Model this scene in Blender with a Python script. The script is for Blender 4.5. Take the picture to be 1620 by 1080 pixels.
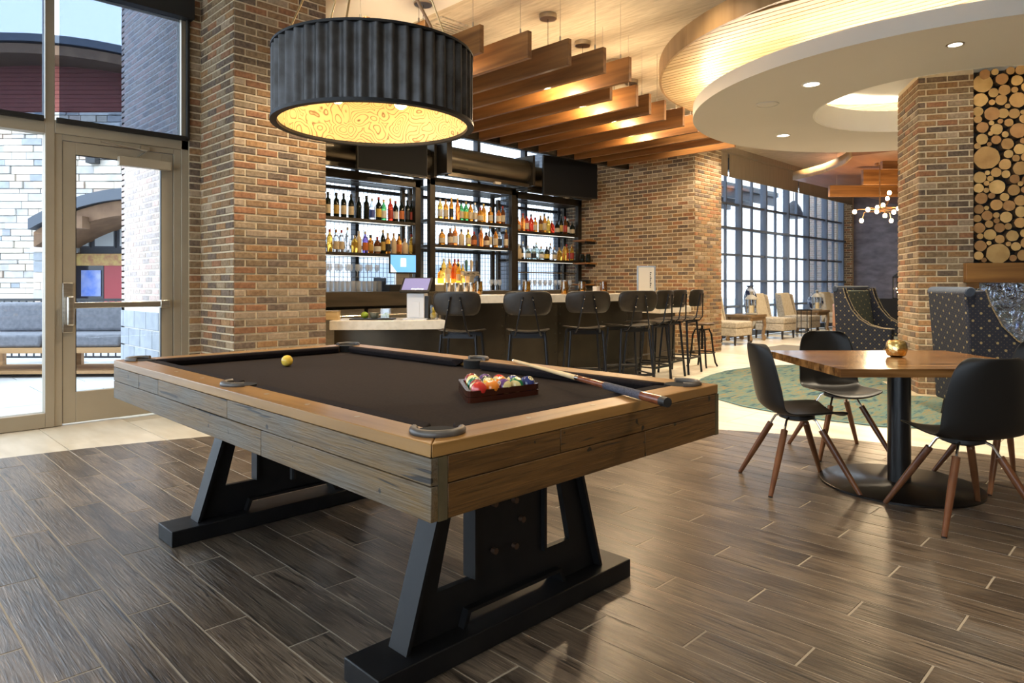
import bpy, math, random
from mathutils import Vector, Matrix
random.seed(7)
for o in list(bpy.data.objects): bpy.data.objects.remove(o)
sc = bpy.context.scene
COL = sc.collection
R = math.radians
PI = math.pi
# ------------------------------------------------------------------ camera
H = 1.185; FPX = 1080.0; HZ = 450.0; S2 = math.sqrt(2)
cam = bpy.data.cameras.new('camera'); cam.sensor_width = 36; cam.lens = 24.0
cam.shift_y = -(540 - HZ) / 1620.0; cam.clip_start = 0.05; cam.clip_end = 300
camo = bpy.data.objects.new('camera', cam); COL.objects.link(camo)
camo.location = (0, 0, H); camo.rotation_euler = (R(90), 0, R(-45)); sc.camera = camo
sc.view_settings.view_transform = 'Standard'; sc.view_settings.look = 'None'
sc.view_settings.gamma = 1; sc.view_settings.use_curve_mapping = False
sc.view_settings.exposure = 0.75
sc.cycles.max_bounces = 8; sc.cycles.diffuse_bounces = 4; sc.cycles.glossy_bounces = 4; sc.cycles.transmission_bounces = 6; sc.cycles.transparent_max_bounces = 16
# ------------------------------------------------------------------ sky: bright overcast day
w = bpy.data.worlds.new('overcast'); sc.world = w; w.use_nodes = True
bg = w.node_tree.nodes['Background']; bg.inputs[0].default_value = (0.76, 0.88, 1.0, 1); bg.inputs[1].default_value = 3.0
WARM = (1.0, 0.76, 0.47); SOFT = (1.0, 0.84, 0.62)
K_PENDANT, K_BULB, K_SPOT, K_COVE, K_FILL_CAN = 1.25, 36, 200, 30.0, 250

# ------------------------------------------------------------------ helpers
def xy(r, d): return ((r + d) / S2, (d - r) / S2)          # camera-relative (right, depth) to room plan
def mnode(m): return m.node_tree.nodes, m.node_tree.links
def mat(name, col, col2=None, rough=0.5, metal=0.0, scale=4.0, st=(1, 1, 1), lo=0.35, hi=0.65, bump=0.0, rnd=0.0,
        emis=None, es=1.0, spec=0.5, detail=5.0, dist=0.0, trans=0.0, coat=0.0, rvar=0.0, bd=0.01, sheen=0.0, ior=1.45):
    m = bpy.data.materials.new(name); m.use_nodes = True
    N, L = mnode(m); b = N['Principled BSDF']
    b.inputs['Base Color'].default_value = (*col, 1); b.inputs['Roughness'].default_value = rough
    b.inputs['Metallic'].default_value = metal; b.inputs['Specular IOR Level'].default_value = spec
    b.inputs['Transmission Weight'].default_value = trans; b.inputs['Coat Weight'].default_value = coat
    b.inputs['Sheen Weight'].default_value = sheen; b.inputs['IOR'].default_value = ior
    if emis:
        b.inputs['Emission Color'].default_value = (*emis, 1); b.inputs['Emission Strength'].default_value = es
    if col2 or bump or rvar or rnd:
        tc = N.new('ShaderNodeTexCoord'); mp = N.new('ShaderNodeMapping'); mp.inputs['Scale'].default_value = [s * scale for s in st]
        nz = N.new('ShaderNodeTexNoise'); nz.noise_dimensions = '4D'; nz.inputs['Scale'].default_value = 1; nz.inputs['Detail'].default_value = detail
        nz.inputs['Distortion'].default_value = dist
        oi = N.new('ShaderNodeObjectInfo'); mu = N.new('ShaderNodeMath'); mu.operation = 'MULTIPLY'; mu.inputs[1].default_value = 37
        L.new(oi.outputs['Random'], mu.inputs[0]); L.new(mu.outputs[0], nz.inputs['W'])
        L.new(tc.outputs['Object'], mp.inputs[0]); L.new(mp.outputs[0], nz.inputs['Vector'])
        out = None
        if col2:
            cr = N.new('ShaderNodeValToRGB'); cr.color_ramp.elements[0].position = lo; cr.color_ramp.elements[1].position = hi
            cr.color_ramp.elements[0].color = (*col, 1); cr.color_ramp.elements[1].color = (*col2, 1)
            L.new(nz.outputs['Fac'], cr.inputs[0]); out = cr.outputs[0]
        if rnd:
            hs = N.new('ShaderNodeHueSaturation'); mr = N.new('ShaderNodeMapRange'); mr.inputs[3].default_value = 1 - rnd; mr.inputs[4].default_value = 1 + rnd
            L.new(oi.outputs['Random'], mr.inputs[0]); L.new(mr.outputs[0], hs.inputs['Value'])
            if out: L.new(out, hs.inputs['Color'])
            else: hs.inputs['Color'].default_value = (*col, 1)
            out = hs.outputs[0]
        if out: L.new(out, b.inputs['Base Color'])
        if bump:
            bp = N.new('ShaderNodeBump'); bp.inputs['Strength'].default_value = bump; bp.inputs['Distance'].default_value = bd
            L.new(nz.outputs['Fac'], bp.inputs['Height']); L.new(bp.outputs[0], b.inputs['Normal'])
        if rvar:
            mr2 = N.new('ShaderNodeMapRange'); mr2.inputs[3].default_value = rough - rvar; mr2.inputs[4].default_value = rough + rvar
            L.new(nz.outputs['Fac'], mr2.inputs[0]); L.new(mr2.outputs[0], b.inputs['Roughness'])
    return m
def wood(name, c1, c2, axis=0, rough=0.4, sc_=14, rnd=0.12, bump=0.15, lo=0.35, hi=0.68, **k):
    st = [1, 1, 1]; st[axis] = 0.07
    return mat(name, c1, c2, rough=rough, scale=sc_, st=st, rnd=rnd, bump=bump, lo=lo, hi=hi, detail=7, dist=0.6, **k)
def clear(name, tint=(1, 1, 1), refl=0.12, rough=0.0):
    m = bpy.data.materials.new(name); m.use_nodes = True; N, L = mnode(m); N.remove(N['Principled BSDF'])
    o = N['Material Output']; t = N.new('ShaderNodeBsdfTransparent'); t.inputs[0].default_value = (*tint, 1)
    g = N.new('ShaderNodeBsdfGlossy'); g.inputs['Roughness'].default_value = rough; mx = N.new('ShaderNodeMixShader')
    lw = N.new('ShaderNodeLayerWeight'); lw.inputs[0].default_value = 0.25; mu = N.new('ShaderNodeMath'); mu.operation = 'MULTIPLY_ADD'
    mu.inputs[1].default_value = 0.5; mu.inputs[2].default_value = refl * 0.4
    L.new(lw.outputs['Fresnel'], mu.inputs[0]); L.new(mu.outputs[0], mx.inputs[0]); L.new(t.outputs[0], mx.inputs[1]); L.new(g.outputs[0], mx.inputs[2])
    L.new(mx.outputs[0], o.inputs[0]); return m
def rippled(name):
    m = bpy.data.materials.new(name); m.use_nodes = True; N, L = mnode(m); N.remove(N['Principled BSDF']); o = N['Material Output']
    t = N.new('ShaderNodeBsdfTransparent'); t.inputs[0].default_value = (0.55, 0.65, 0.85, 1); g = N.new('ShaderNodeBsdfGlossy'); g.inputs['Roughness'].default_value = 0.03; g.inputs[0].default_value = (0.8, 0.88, 1, 1)
    tc = N.new('ShaderNodeTexCoord'); nz = N.new('ShaderNodeTexNoise'); nz.inputs['Scale'].default_value = 9; nz.inputs['Detail'].default_value = 2; nz.inputs['Distortion'].default_value = 2.5; bp = N.new('ShaderNodeBump'); bp.inputs['Strength'].default_value = 1; bp.inputs['Distance'].default_value = 0.05
    L.new(tc.outputs['Object'], nz.inputs[0]); L.new(nz.outputs[0], bp.inputs['Height']); L.new(bp.outputs[0], g.inputs['Normal']); mx = N.new('ShaderNodeMixShader'); mx.inputs[0].default_value = 0.38
    L.new(t.outputs[0], mx.inputs[1]); L.new(g.outputs[0], mx.inputs[2]); L.new(mx.outputs[0], o.inputs[0]); return m
def screen_fabric(name, col, op, tint=(0.75, 0.8, 0.9)):
    m = bpy.data.materials.new(name); m.use_nodes = True; N, L = mnode(m); b = N['Principled BSDF']; o = N['Material Output']
    b.inputs['Base Color'].default_value = (*col, 1); b.inputs['Roughness'].default_value = 0.9
    t = N.new('ShaderNodeBsdfTransparent'); t.inputs[0].default_value = (*tint, 1); mx = N.new('ShaderNodeMixShader'); mx.inputs[0].default_value = op
    L.new(t.outputs[0], mx.inputs[1]); L.new(b.outputs[0], mx.inputs[2]); L.new(mx.outputs[0], o.inputs[0]); return m

def text_mesh(name, body, size, m, parent, extrude=0.0001):
    cv = bpy.data.curves.new(name, 'FONT'); cv.body = body; cv.size = size; cv.align_x = 'CENTER'; cv.align_y = 'CENTER'; cv.extrude = extrude; cv.resolution_u = 3
    o = bpy.data.objects.new('tmp', cv); COL.objects.link(o); bpy.context.view_layer.update()
    me = bpy.data.meshes.new_from_object(o.evaluated_get(bpy.context.evaluated_depsgraph_get())); bpy.data.objects.remove(o)
    me.name = name; me.materials.clear(); me.materials.append(m); n = bpy.data.objects.new(name, me); COL.objects.link(n); n.parent = parent; return n
class MB:
    def __init__(s): s.v = []; s.f = []; s.m = []; s.mi = 0
    def add(s, vs, fs):
        n = len(s.v); s.v += [tuple(v) for v in vs]; s.f += [tuple(n + i for i in f) for f in fs]; s.m += [s.mi] * len(fs); return s
    def box(s, x0, x1, y0, y1, z0, z1):
        return s.add([(x0, y0, z0), (x1, y0, z0), (x1, y1, z0), (x0, y1, z0), (x0, y0, z1), (x1, y0, z1), (x1, y1, z1), (x0, y1, z1)],
                     [(0, 3, 2, 1), (4, 5, 6, 7), (0, 1, 5, 4), (1, 2, 6, 5), (2, 3, 7, 6), (3, 0, 4, 7)])
    def obox(s, p, u, lx, ly, lz):           # oriented box: base centre p, u = x direction in plan
        ux = Vector((u[0], u[1], 0)).normalized(); uy = Vector((-ux.y, ux.x, 0)); p = Vector(p); vs = []
        for z in (0, lz):
            for a, b in ((-1, -1), (1, -1), (1, 1), (-1, 1)): vs.append(p + ux * a * lx / 2 + uy * b * ly / 2 + Vector((0, 0, z)))
        return s.add(vs, [(0, 3, 2, 1), (4, 5, 6, 7), (0, 1, 5, 4), (1, 2, 6, 5), (2, 3, 7, 6), (3, 0, 4, 7)])
    def prism(s, poly, z0, z1):
        n = len(poly); vs = [(x, y, z0) for x, y in poly] + [(x, y, z1) for x, y in poly]
        fs = [tuple(range(n - 1, -1, -1)), tuple(range(n, 2 * n))] + [(i, (i + 1) % n, n + (i + 1) % n, n + i) for i in range(n)]
        return s.add(vs, fs)
    def prismxz(s, poly, y0, y1):
        n = len(poly); vs = [(x, y0, z) for x, z in poly] + [(x, y1, z) for x, z in poly]
        fs = [tuple(range(n)), tuple(range(2 * n - 1, n - 1, -1))] + [(i, n + i, n + (i + 1) % n, (i + 1) % n) for i in range(n)]
        return s.add(vs, fs)
    def tube(s, pts, r, n=8, cap=True, r1=None):
        pts = [Vector(p) for p in pts]; rings = []; m = len(pts); nn = None
        for i, p in enumerate(pts):
            t = (pts[min(i + 1, m - 1)] - pts[max(i - 1, 0)]).normalized()
            if nn is None:
                nn = t.orthogonal().normalized()
            nn = (nn - t * nn.dot(t)).normalized(); bb = t.cross(nn)
            rr = r if r1 is None else r + (r1 - r) * i / (m - 1)
            if isinstance(r, (list, tuple)): rr = r[i]
            rings.append([p + (nn * math.cos(2 * PI * k / n) + bb * math.sin(2 * PI * k / n)) * rr for k in range(n)])
        vs = [v for ring in rings for v in ring]; fs = []
        for i in range(m - 1):
            for k in range(n):
                a = i * n + k; b = i * n + (k + 1) % n; fs.append((a, b, b + n, a + n))
        if cap: fs += [tuple(range(n - 1, -1, -1)), tuple(range((m - 1) * n, m * n))]
        return s.add(vs, fs)
    def lathe(s, prof, n=16, c=(0, 0, 0), a0=0, a1=2 * PI):
        full = abs(a1 - a0 - 2 * PI) < 1e-6; k = n if full else n + 1; vs = []; fs = []
        for r, z in prof:
            for i in range(k):
                a = a0 + (a1 - a0) * i / n; vs.append((c[0] + r * math.cos(a), c[1] + r * math.sin(a), c[2] + z))
        for j in range(len(prof) - 1):
            for i in range(n):
                a = j * k + i; b = j * k + (i + 1) % k; fs.append((a, b, b + k, a + k))
        if full:
            if prof[0][0] > 1e-5: fs.append(tuple(range(k - 1, -1, -1)))
            if prof[-1][0] > 1e-5: fs.append(tuple(range((len(prof) - 1) * k, len(prof) * k)))
        return s.add(vs, fs)
    def ring(s, c, r0, r1, z0, z1, n=96, a0=0, a1=2 * PI):   # annular slab
        full = abs(a1 - a0 - 2 * PI) < 1e-6; k = n if full else n + 1; vs = []; fs = []
        for r, z in ((r0, z0), (r1, z0), (r1, z1), (r0, z1)):
            for i in range(k):
                a = a0 + (a1 - a0) * i / n; vs.append((c[0] + r * math.cos(a), c[1] + r * math.sin(a), z))
        for j in range(4):
            for i in range(n):
                a = j * k + i; b = j * k + (i + 1) % k; j2 = ((j + 1) % 4) * k; fs.append((a, b, j2 + (i + 1) % k, j2 + i))
        if not full: fs += [(0, k, 2 * k, 3 * k), (n, 3 * k + n, 2 * k + n, k + n)]
        return s.add(vs, fs)
    def ball(s, c, r, n=16, sz=1.0):
        m = n // 2; prof = [(max(r * math.sin(PI * i / m), 1e-6), -r * sz * math.cos(PI * i / m)) for i in range(m + 1)]
        return s.lathe(prof, n, c)
    def grid(s, pts, nu, nv, wrap=False):
        fs = []
        for j in range(nv - 1):
            for i in range(nu if wrap else nu - 1):
                a = j * nu + i; b = j * nu + (i + 1) % nu; fs.append((a, b, b + nu, a + nu))
        return s.add(pts, fs)
def obj(name, mb, m, parent=None, loc=None, rz=0, bevel=0, sub=0, solid=0, seg=2, smooth=True, ang=40):
    me = bpy.data.meshes.new(name); me.from_pydata(mb.v, [], mb.f)
    ms = m if isinstance(m, (list, tuple)) else [m]
    for x in ms: me.materials.append(x)
    me.polygons.foreach_set('material_index', mb.m); me.update()
    if smooth:
        me.polygons.foreach_set('use_smooth', [True] * len(me.polygons)); me.set_sharp_from_angle(angle=R(ang))
    o = bpy.data.objects.new(name, me); COL.objects.link(o)
    if parent: o.parent = parent
    if loc: o.location = loc
    if rz: o.rotation_euler = (0, 0, rz)
    if solid:
        md = o.modifiers.new('solid', 'SOLIDIFY'); md.thickness = solid; md.offset = 0
    if bevel:
        md = o.modifiers.new('bevel', 'BEVEL'); md.width = bevel; md.segments = seg; md.limit_method = 'ANGLE'; md.angle_limit = R(40)
    if sub:
        md = o.modifiers.new('sub', 'SUBSURF'); md.levels = sub; md.render_levels = sub
    return o
def inst(name, me, parent=None, loc=(0, 0, 0), rz=0):
    o = bpy.data.objects.new(name, me); COL.objects.link(o); o.parent = parent; o.location = loc; o.rotation_euler = (0, 0, rz); return o
def tag(o, label, cat, group=None, kind=None):
    o['label'] = label; o['category'] = cat
    if group: o['group'] = group
    if kind: o['kind'] = kind
    return o
def thing(name, label, cat, loc=(0, 0, 0), rz=0, group=None):
    o = bpy.data.objects.new(name, None); COL.objects.link(o); o.location = loc; o.rotation_euler = (0, 0, rz); o.empty_display_size = 0.1
    return tag(o, label, cat, group)
def struct(name, mb, m, label=None, cat=None, parent=None, **k):
    o = obj(name, mb, m, parent, **k); o['kind'] = 'structure'
    if label: o['label'] = label
    o['category'] = cat or name.split('_')[0]
    return o
def copy_tree(o, parent=None):
    c = o.copy(); COL.objects.link(c); c.parent = parent
    for ch in list(o.children): copy_tree(ch, c)
    return c
def lamp(name, kind, loc, power, col=WARM, size=0.05, parent=None, spot=None, rot=None, blend=0.6):
    l = bpy.data.lights.new(name, kind); l.energy = power; l.color = col
    if kind in ('POINT', 'SPOT'): l.shadow_soft_size = size
    if kind == 'AREA': l.shape = 'DISK'; l.size = size
    if spot: l.spot_size = R(spot); l.spot_blend = blend
    o = bpy.data.objects.new(name, l); COL.objects.link(o); o.location = loc; o.parent = parent
    if rot: o.rotation_euler = rot
    return o
def pxof(X, Y, z):
    r = (X - Y) / S2; d = (X + Y) / S2
    if d < 0.1: return (-9999, -9999, d)
    return (810 + FPX * r / d, HZ + (H - z) * FPX / d, d)
def onY(px, py, Y):
    k = (px - 810) / FPX; d = Y * S2 / (1 - k); return ((1 + k) * d / S2, Y, H + (HZ - py) / FPX * d)
ORD = ['first', 'second', 'third', 'fourth', 'fifth', 'sixth', 'seventh', 'eighth', 'ninth', 'tenth', 'eleventh', 'twelfth', 'thirteenth', 'fourteenth', 'fifteenth', 'sixteenth']

# ------------------------------------------------------------------ materials
BRC = [((0.165, 0.092, 0.043), (0.27, 0.165, 0.085)), ((0.19, 0.085, 0.040), (0.30, 0.145, 0.070)), ((0.105, 0.068, 0.040), (0.20, 0.135, 0.08)),
       ((0.20, 0.105, 0.044), (0.32, 0.18, 0.080)), ((0.085, 0.058, 0.04), (0.17, 0.118, 0.08)), ((0.24, 0.17, 0.105), (0.36, 0.265, 0.175)),
       ((0.155, 0.098, 0.050), (0.26, 0.175, 0.095)), ((0.19, 0.13, 0.072), (0.29, 0.21, 0.13))]
BRM = [mat('brick_%d' % i, tuple(v * 1.1 for v in a), tuple(v * 1.1 for v in b), rough=0.9, scale=38, bump=0.5, rnd=0.15, bd=0.004) for i, (a, b) in enumerate(BRC)]
BRM2 = [mat('outer_brick_%d' % i, a, b, rough=0.9, scale=30, rnd=0.12) for i, (a, b) in enumerate(
    [((0.42, 0.33, 0.28), (0.6, 0.5, 0.44)), ((0.36, 0.3, 0.28), (0.52, 0.45, 0.42)), ((0.5, 0.36, 0.32), (0.62, 0.48, 0.42))])]
MORT = mat('mortar', (0.58, 0.47, 0.30), (0.68, 0.56, 0.38), rough=0.95, scale=30, bump=0.3)
MORT2 = mat('outer_mortar', (0.6, 0.57, 0.52), (0.7, 0.67, 0.62), rough=0.95, scale=20)
ALU = mat('champagne_aluminium', (0.36, 0.30, 0.215), (0.40, 0.335, 0.24), rough=0.42, metal=0.25, scale=3)
STEEL = mat('brushed_steel', (0.5, 0.46, 0.4), (0.62, 0.58, 0.5), rough=0.3, metal=1, scale=8, st=(1, 1, 8))
CHROME = mat('chrome', (0.75, 0.73, 0.7), rough=0.12, metal=1)
BLK = mat('black_steel', (0.005, 0.005, 0.006), (0.011, 0.010, 0.0095), rough=0.45, spec=0.3, scale=12, bump=0.05, rvar=0.1)
BLKM = mat('black_matte', (0.012, 0.011, 0.010), rough=0.5)
DARKM = mat('dark_bronze_metal', (0.035, 0.03, 0.024), (0.06, 0.05, 0.038), rough=0.38, metal=0.6, scale=5, rvar=0.1)
GLASS = clear('window_glass', (0.97, 0.985, 1), 0.06)
TGL = clear('thin_glassware', (0.93, 0.95, 0.96), 0.35)
GLW = screen_fabric('frosty_glassware', (0.8, 0.84, 0.88), 0.3, (0.96, 0.97, 0.98))
AMBG = clear('amber_glass', (0.85, 0.66, 0.32), 0.3)
WHITE = mat('white_plaster', (0.78, 0.75, 0.68), rough=0.85)
GYP = mat('soffit_paint', (0.56, 0.52, 0.45), (0.58, 0.54, 0.47), rough=0.85, scale=1)
CEILM = mat('streaked_ceiling', (0.44, 0.375, 0.27), (0.62, 0.54, 0.41), rough=0.9, scale=9, st=(3.5, 0.5, 1), lo=0.3, hi=0.7, bump=0.15)
CUTM = mat('beam_wood', (0.16, 0.072, 0.02), (0.34, 0.17, 0.055))
BEAM = wood('walnut_beam', (0.13, 0.052, 0.014), (0.30, 0.135, 0.04), axis=1, rough=0.38, sc_=11, rnd=0.18)
BEAMX = wood('walnut_beam_cross', (0.13, 0.052, 0.014), (0.30, 0.135, 0.04), axis=0, rough=0.38, sc_=11, rnd=0.18)
STONEW = mat('white_stone_slab', (0.62, 0.56, 0.46), (0.74, 0.68, 0.58), rough=0.25, scale=16, lo=0.3, hi=0.55)
BULB2 = mat('soft_bulb', (1, 0.8, 0.5), emis=(1, 0.72, 0.38), es=4.5)
BULB = mat('warm_bulb', (1, 0.8, 0.5), emis=(1, 0.66, 0.30), es=18)
LED = mat('led_disc', (1, 0.9, 0.75), emis=(1, 0.88, 0.68), es=6)
COVE = mat('cove_led', (1, 0.85, 0.6), emis=(1, 0.91, 0.74), es=K_COVE)
CANDLE = mat('candle_wax', (0.8, 0.7, 0.5), rough=0.5, emis=(1, 0.6, 0.2), es=0.25)

def reclaimed(name, ochre, grey, dark, axis, mixlo, mixhi, rough=0.5, crk=0.645, knt=0.72, vein=1.35, bmp=0.5, gs=85, var=0.0):
    m = mat(name, ochre, ochre, rough=rough); N, L = mnode(m); b = N['Principled BSDF']; tc = [n for n in N if n.type == 'TEX_COORD'][0]; oi = [n for n in N if n.type == 'OBJECT_INFO'][0]
    def noise(sc3, det, dist):
        mp = N.new('ShaderNodeMapping'); mp.inputs['Scale'].default_value = sc3; nz = N.new('ShaderNodeTexNoise'); nz.noise_dimensions = '4D'; nz.inputs['Scale'].default_value = 1; nz.inputs['Detail'].default_value = det; nz.inputs['Distortion'].default_value = dist
        mu = N.new('ShaderNodeMath'); mu.operation = 'MULTIPLY'; mu.inputs[1].default_value = 51; L.new(oi.outputs['Random'], mu.inputs[0]); L.new(mu.outputs[0], nz.inputs['W']); L.new(tc.outputs['Object'], mp.inputs[0]); L.new(mp.outputs[0], nz.inputs['Vector']); return nz.outputs['Fac']
    def st(l, c): v = [c, c, c]; v[axis] = l; return v
    def ramp(f, p0, p1):
        r = N.new('ShaderNodeMapRange'); r.inputs[1].default_value = p0; r.inputs[2].default_value = p1; L.new(f, r.inputs[0]); return r.outputs[0]
    def mix(f, a, c):
        n = N.new('ShaderNodeMix'); n.data_type = 'RGBA'; L.new(f, n.inputs[0])
        for i_, v in ((6, a), (7, c)):
            if hasattr(v, 'is_output'): L.new(v, n.inputs[i_])
            else: n.inputs[i_].default_value = (*v, 1)
        return n.outputs[2]
    patch = noise(st(2.2, 9), 4, 0.4); grain = noise(st(3.5, gs), 6, 1.6); fine = noise(st(9, 260), 3, 0.3); crack = noise(st(2.0, 42), 2, 0.8); knot = noise((24, 24, 24), 1, 0)
    c = mix(ramp(patch, mixlo, mixhi), ochre, grey); c = mix(ramp(grain, 0.48, 0.70), c, tuple(v * 0.5 for v in ochre)); c = mix(ramp(fine, 0.55, 0.75), c, tuple(v * vein for v in grey))
    c = mix(ramp(crack, crk, crk + 0.02), c, dark); c = mix(ramp(knot, knt, knt + 0.015), c, dark)
    if var:
        hs = N.new('ShaderNodeHueSaturation'); mr = N.new('ShaderNodeMapRange'); mr.inputs[3].default_value = 1 - var; mr.inputs[4].default_value = 1 + var; L.new(oi.outputs['Random'], mr.inputs[0]); L.new(mr.outputs[0], hs.inputs['Value']); L.new(c, hs.inputs['Color']); c = hs.outputs[0]
    L.new(c, b.inputs['Base Color']); bp = N.new('ShaderNodeBump'); bp.inputs['Strength'].default_value = bmp; bp.inputs['Distance'].default_value = 0.004; L.new(grain, bp.inputs['Height']); L.new(bp.outputs[0], b.inputs['Normal']); return m
# ------------------------------------------------------------------ brick builder
_bm = {}
def brick_mesh(l, h, mi, mats, dpt):
    k = (round(l, 3), mi, id(mats), dpt)
    if k not in _bm:
        mb = MB(); c = 0.0045; y1 = 0.01; y0 = -dpt
        vs = [(0, y1, 0), (l, y1, 0), (l, y1, h), (0, y1, h), (0, y0 + c, 0), (l, y0 + c, 0), (l, y0 + c, h), (0, y0 + c, h), (c, y0, c), (l - c, y0, c), (l - c, y0, h - c), (c, y0, h - c)]
        fs = [(0, 1, 5, 4), (1, 2, 6, 5), (2, 3, 7, 6), (3, 0, 4, 7), (4, 5, 9, 8), (5, 6, 10, 9), (6, 7, 11, 10), (7, 4, 8, 11), (8, 9, 10, 11)]
        mb.add(vs, fs); me = bpy.data.meshes.new('brick'); me.from_pydata(mb.v, [], mb.f); me.materials.append(mats[mi]); _bm[k] = (me, mb)
    return _bm[k]
def brickwork(wall, faces, lim, mats=BRM, ln=0.203, ch=0.0667, gap=0.0145, dpt=0.009, name='brick'):
    items = []
    for o, u, W, z0, z1, ph in faces:
        u = Vector((u[0], u[1], 0)).normalized(); n = int((z1 - z0) / ch); rz = math.atan2(u.y, u.x)
        for j in range(n):
            z = z0 + j * ch; a = -ln + (ph if j % 2 == 0 else ph + ln / 2) % ln
            while a < W:
                a0 = max(a, 0.0) + (gap / 2 if a > 0 else 0); a1 = min(a + ln, W) - (gap / 2 if a + ln < W else 0)
                if a1 - a0 > 0.02:
                    p = Vector((o[0], o[1], 0)) + u * a0; px, py, d = pxof(p.x, p.y, z + ch / 2)
                    vis = -20 < px < 1640 and -10 < py < 1090 and d > 0
                    items.append((d if vis else d + 1000, p, z + gap / 2, a1 - a0, rz, random.randrange(len(mats)), u))
                a += ln
    items.sort(key=lambda t: t[0])
    for t in items[:lim]:
        inst(name, brick_mesh(t[3], ch - gap, t[5], mats, dpt)[0], wall, (t[1].x, t[1].y, t[2]), t[4])
    rest = items[lim:]
    if rest:
        mb = MB()
        for t in rest:
            b = brick_mesh(t[3], ch - gap, t[5], mats, dpt)[1]; u = t[6]; nrm = Vector((-u.y, u.x, 0)); mb.mi = t[5]
            mb.add([t[1] + u * v[0] + nrm * v[1] + Vector((0, 0, t[2] + v[2])) for v in b.v], b.f)
        o = obj(name, mb, mats, wall, smooth=False); o['kind'] = 'stuff'

# ================================================================== STRUCTURE
ZC = 4.1
# floor: cream tile everywhere, dark plank tile inside a circle round the pool table
GROUT = mat('pale_grout', (0.47, 0.41, 0.31), rough=0.8); GROUT2 = mat('plank_grout', (0.36, 0.31, 0.24), rough=0.8)
TILE = mat('cream_floor_tile', (0.56, 0.49, 0.37), (0.70, 0.63, 0.51), rough=0.32, scale=3.5, st=(2.5, 0.6, 1), rnd=0.05, rvar=0.08)
PLK = reclaimed('dark_plank_tile', (0.068, 0.051, 0.038), (0.138, 0.105, 0.075), (0.026, 0.021, 0.017), 1, 0.40, 0.60, rough=0.28, crk=0.66, knt=0.9, vein=1.9, bmp=0.6, gs=60, var=0.28)
mb = MB(); mb.prism([(-4, -4), (24, -4), (24, 7.3), (10.4, 7.3), (10.4, 8.9), (2.5, 8.9), (2.5, 6.95), (-4, 6.85)], -0.1, -0.012)
floor = struct('floor', mb, GROUT, 'cream large-format tile floor with a round field of dark wood-look planks', 'floor')
CC = (0.13, 0.15); CR = 5.637
tme = {}
def flat_poly(poly, z0, z1, c=0.002):
    m = MB(); n = len(poly); cx = sum(p[0] for p in poly) / n; cy = sum(p[1] for p in poly) / n
    def ins(p):
        dx, dy = cx - p[0], cy - p[1]; l = math.hypot(dx, dy) + 1e-9; return (p[0] + dx / l * c, p[1] + dy / l * c)
    vs = [(x, y, z0) for x, y in poly] + [(x, y, z1 - c) for x, y in poly] + [(*ins(p), z1) for p in poly]
    fs = [(i, (i + 1) % n, n + (i + 1) % n, n + i) for i in range(n)] + [(n + i, n + (i + 1) % n, 2 * n + (i + 1) % n, 2 * n + i) for i in range(n)] + [tuple(range(2 * n, 3 * n))]
    return m.add(vs, fs)
TL, TW = 1.22, 0.61
tbox = flat_poly([(0, 0), (TW - 0.004, 0), (TW - 0.004, TL - 0.004), (0, TL - 0.004)], -0.012, -0.003)
tm = bpy.data.meshes.new('tile'); tm.from_pydata(tbox.v, [], tbox.f); tm.materials.append(TILE)
cand = []
for i in range(-6, 40):
    for j in range(-4, 6):
        x = i * TW; y = j * TL + (0.61 if i % 2 else 0) - 0.18
        if x > 22.5 or y < -3.5: continue
        if y + TL > 6.85 and x < 2.6: continue
        if y + TL > (7.35 if x > 10 else 8.9): continue
        if max(math.hypot(a - CC[0], b - CC[1]) for a in (x, x + TW) for b in (y, y + TL)) < CR - 0.05: continue
        p = pxof(x + 0.3, y + 0.6, 0); cand.append((p[2] if -150 < p[0] < 1770 else 500, x, y))
cand.sort()
for d, x, y in cand[:290]: inst('floor_tile', tm, floor, (x, y, 0))
mb = MB()
for d, x, y in cand[290:]: mb.add([(v[0] + x, v[1] + y, v[2]) for v in tbox.v], tbox.f)
for x in range(-6, 3): mb.box(x * TW, x * TW + .606, -3.6, 6.9, -0.012, -0.0045)
o = obj('floor_tile', mb, TILE, floor, smooth=False); o['kind'] = 'stuff'
circ = [(CC[0] + CR * math.cos(2 * PI * i / 180), CC[1] + CR * math.sin(2 * PI * i / 180)) for i in range(180)]
mb = MB(); mb.prism(circ, -0.003, 0.0016)
pf = obj('plank_bed', mb, GROUT2, floor)
def clip(poly):
    out = poly
    n = len(circ)
    for i in range(n):
        a = circ[i]; b = circ[(i + 1) % n]; inp = out; out = []
        def side(p): return (b[0] - a[0]) * (p[1] - a[1]) - (b[1] - a[1]) * (p[0] - a[0])
        for k in range(len(inp)):
            p, q = inp[k], inp[(k + 1) % len(inp)]; sp, sq = side(p), side(q)
            if sp >= 0: out.append(p)
            if (sp >= 0) != (sq >= 0):
                t = sp / (sp - sq); out.append((p[0] + (q[0] - p[0]) * t, p[1] + (q[1] - p[1]) * t))
        if not out: return []
    return out
PW, PLn, G = 0.152, 0.910, 0.006
pbox = flat_poly([(0, 0), (PW - G, 0), (PW - G, PLn - G), (0, PLn - G)], -0.002, 0.003)
pm = bpy.data.meshes.new('plank'); pm.from_pydata(pbox.v, [], pbox.f); pm.materials.append(PLK)
cand = []
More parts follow.
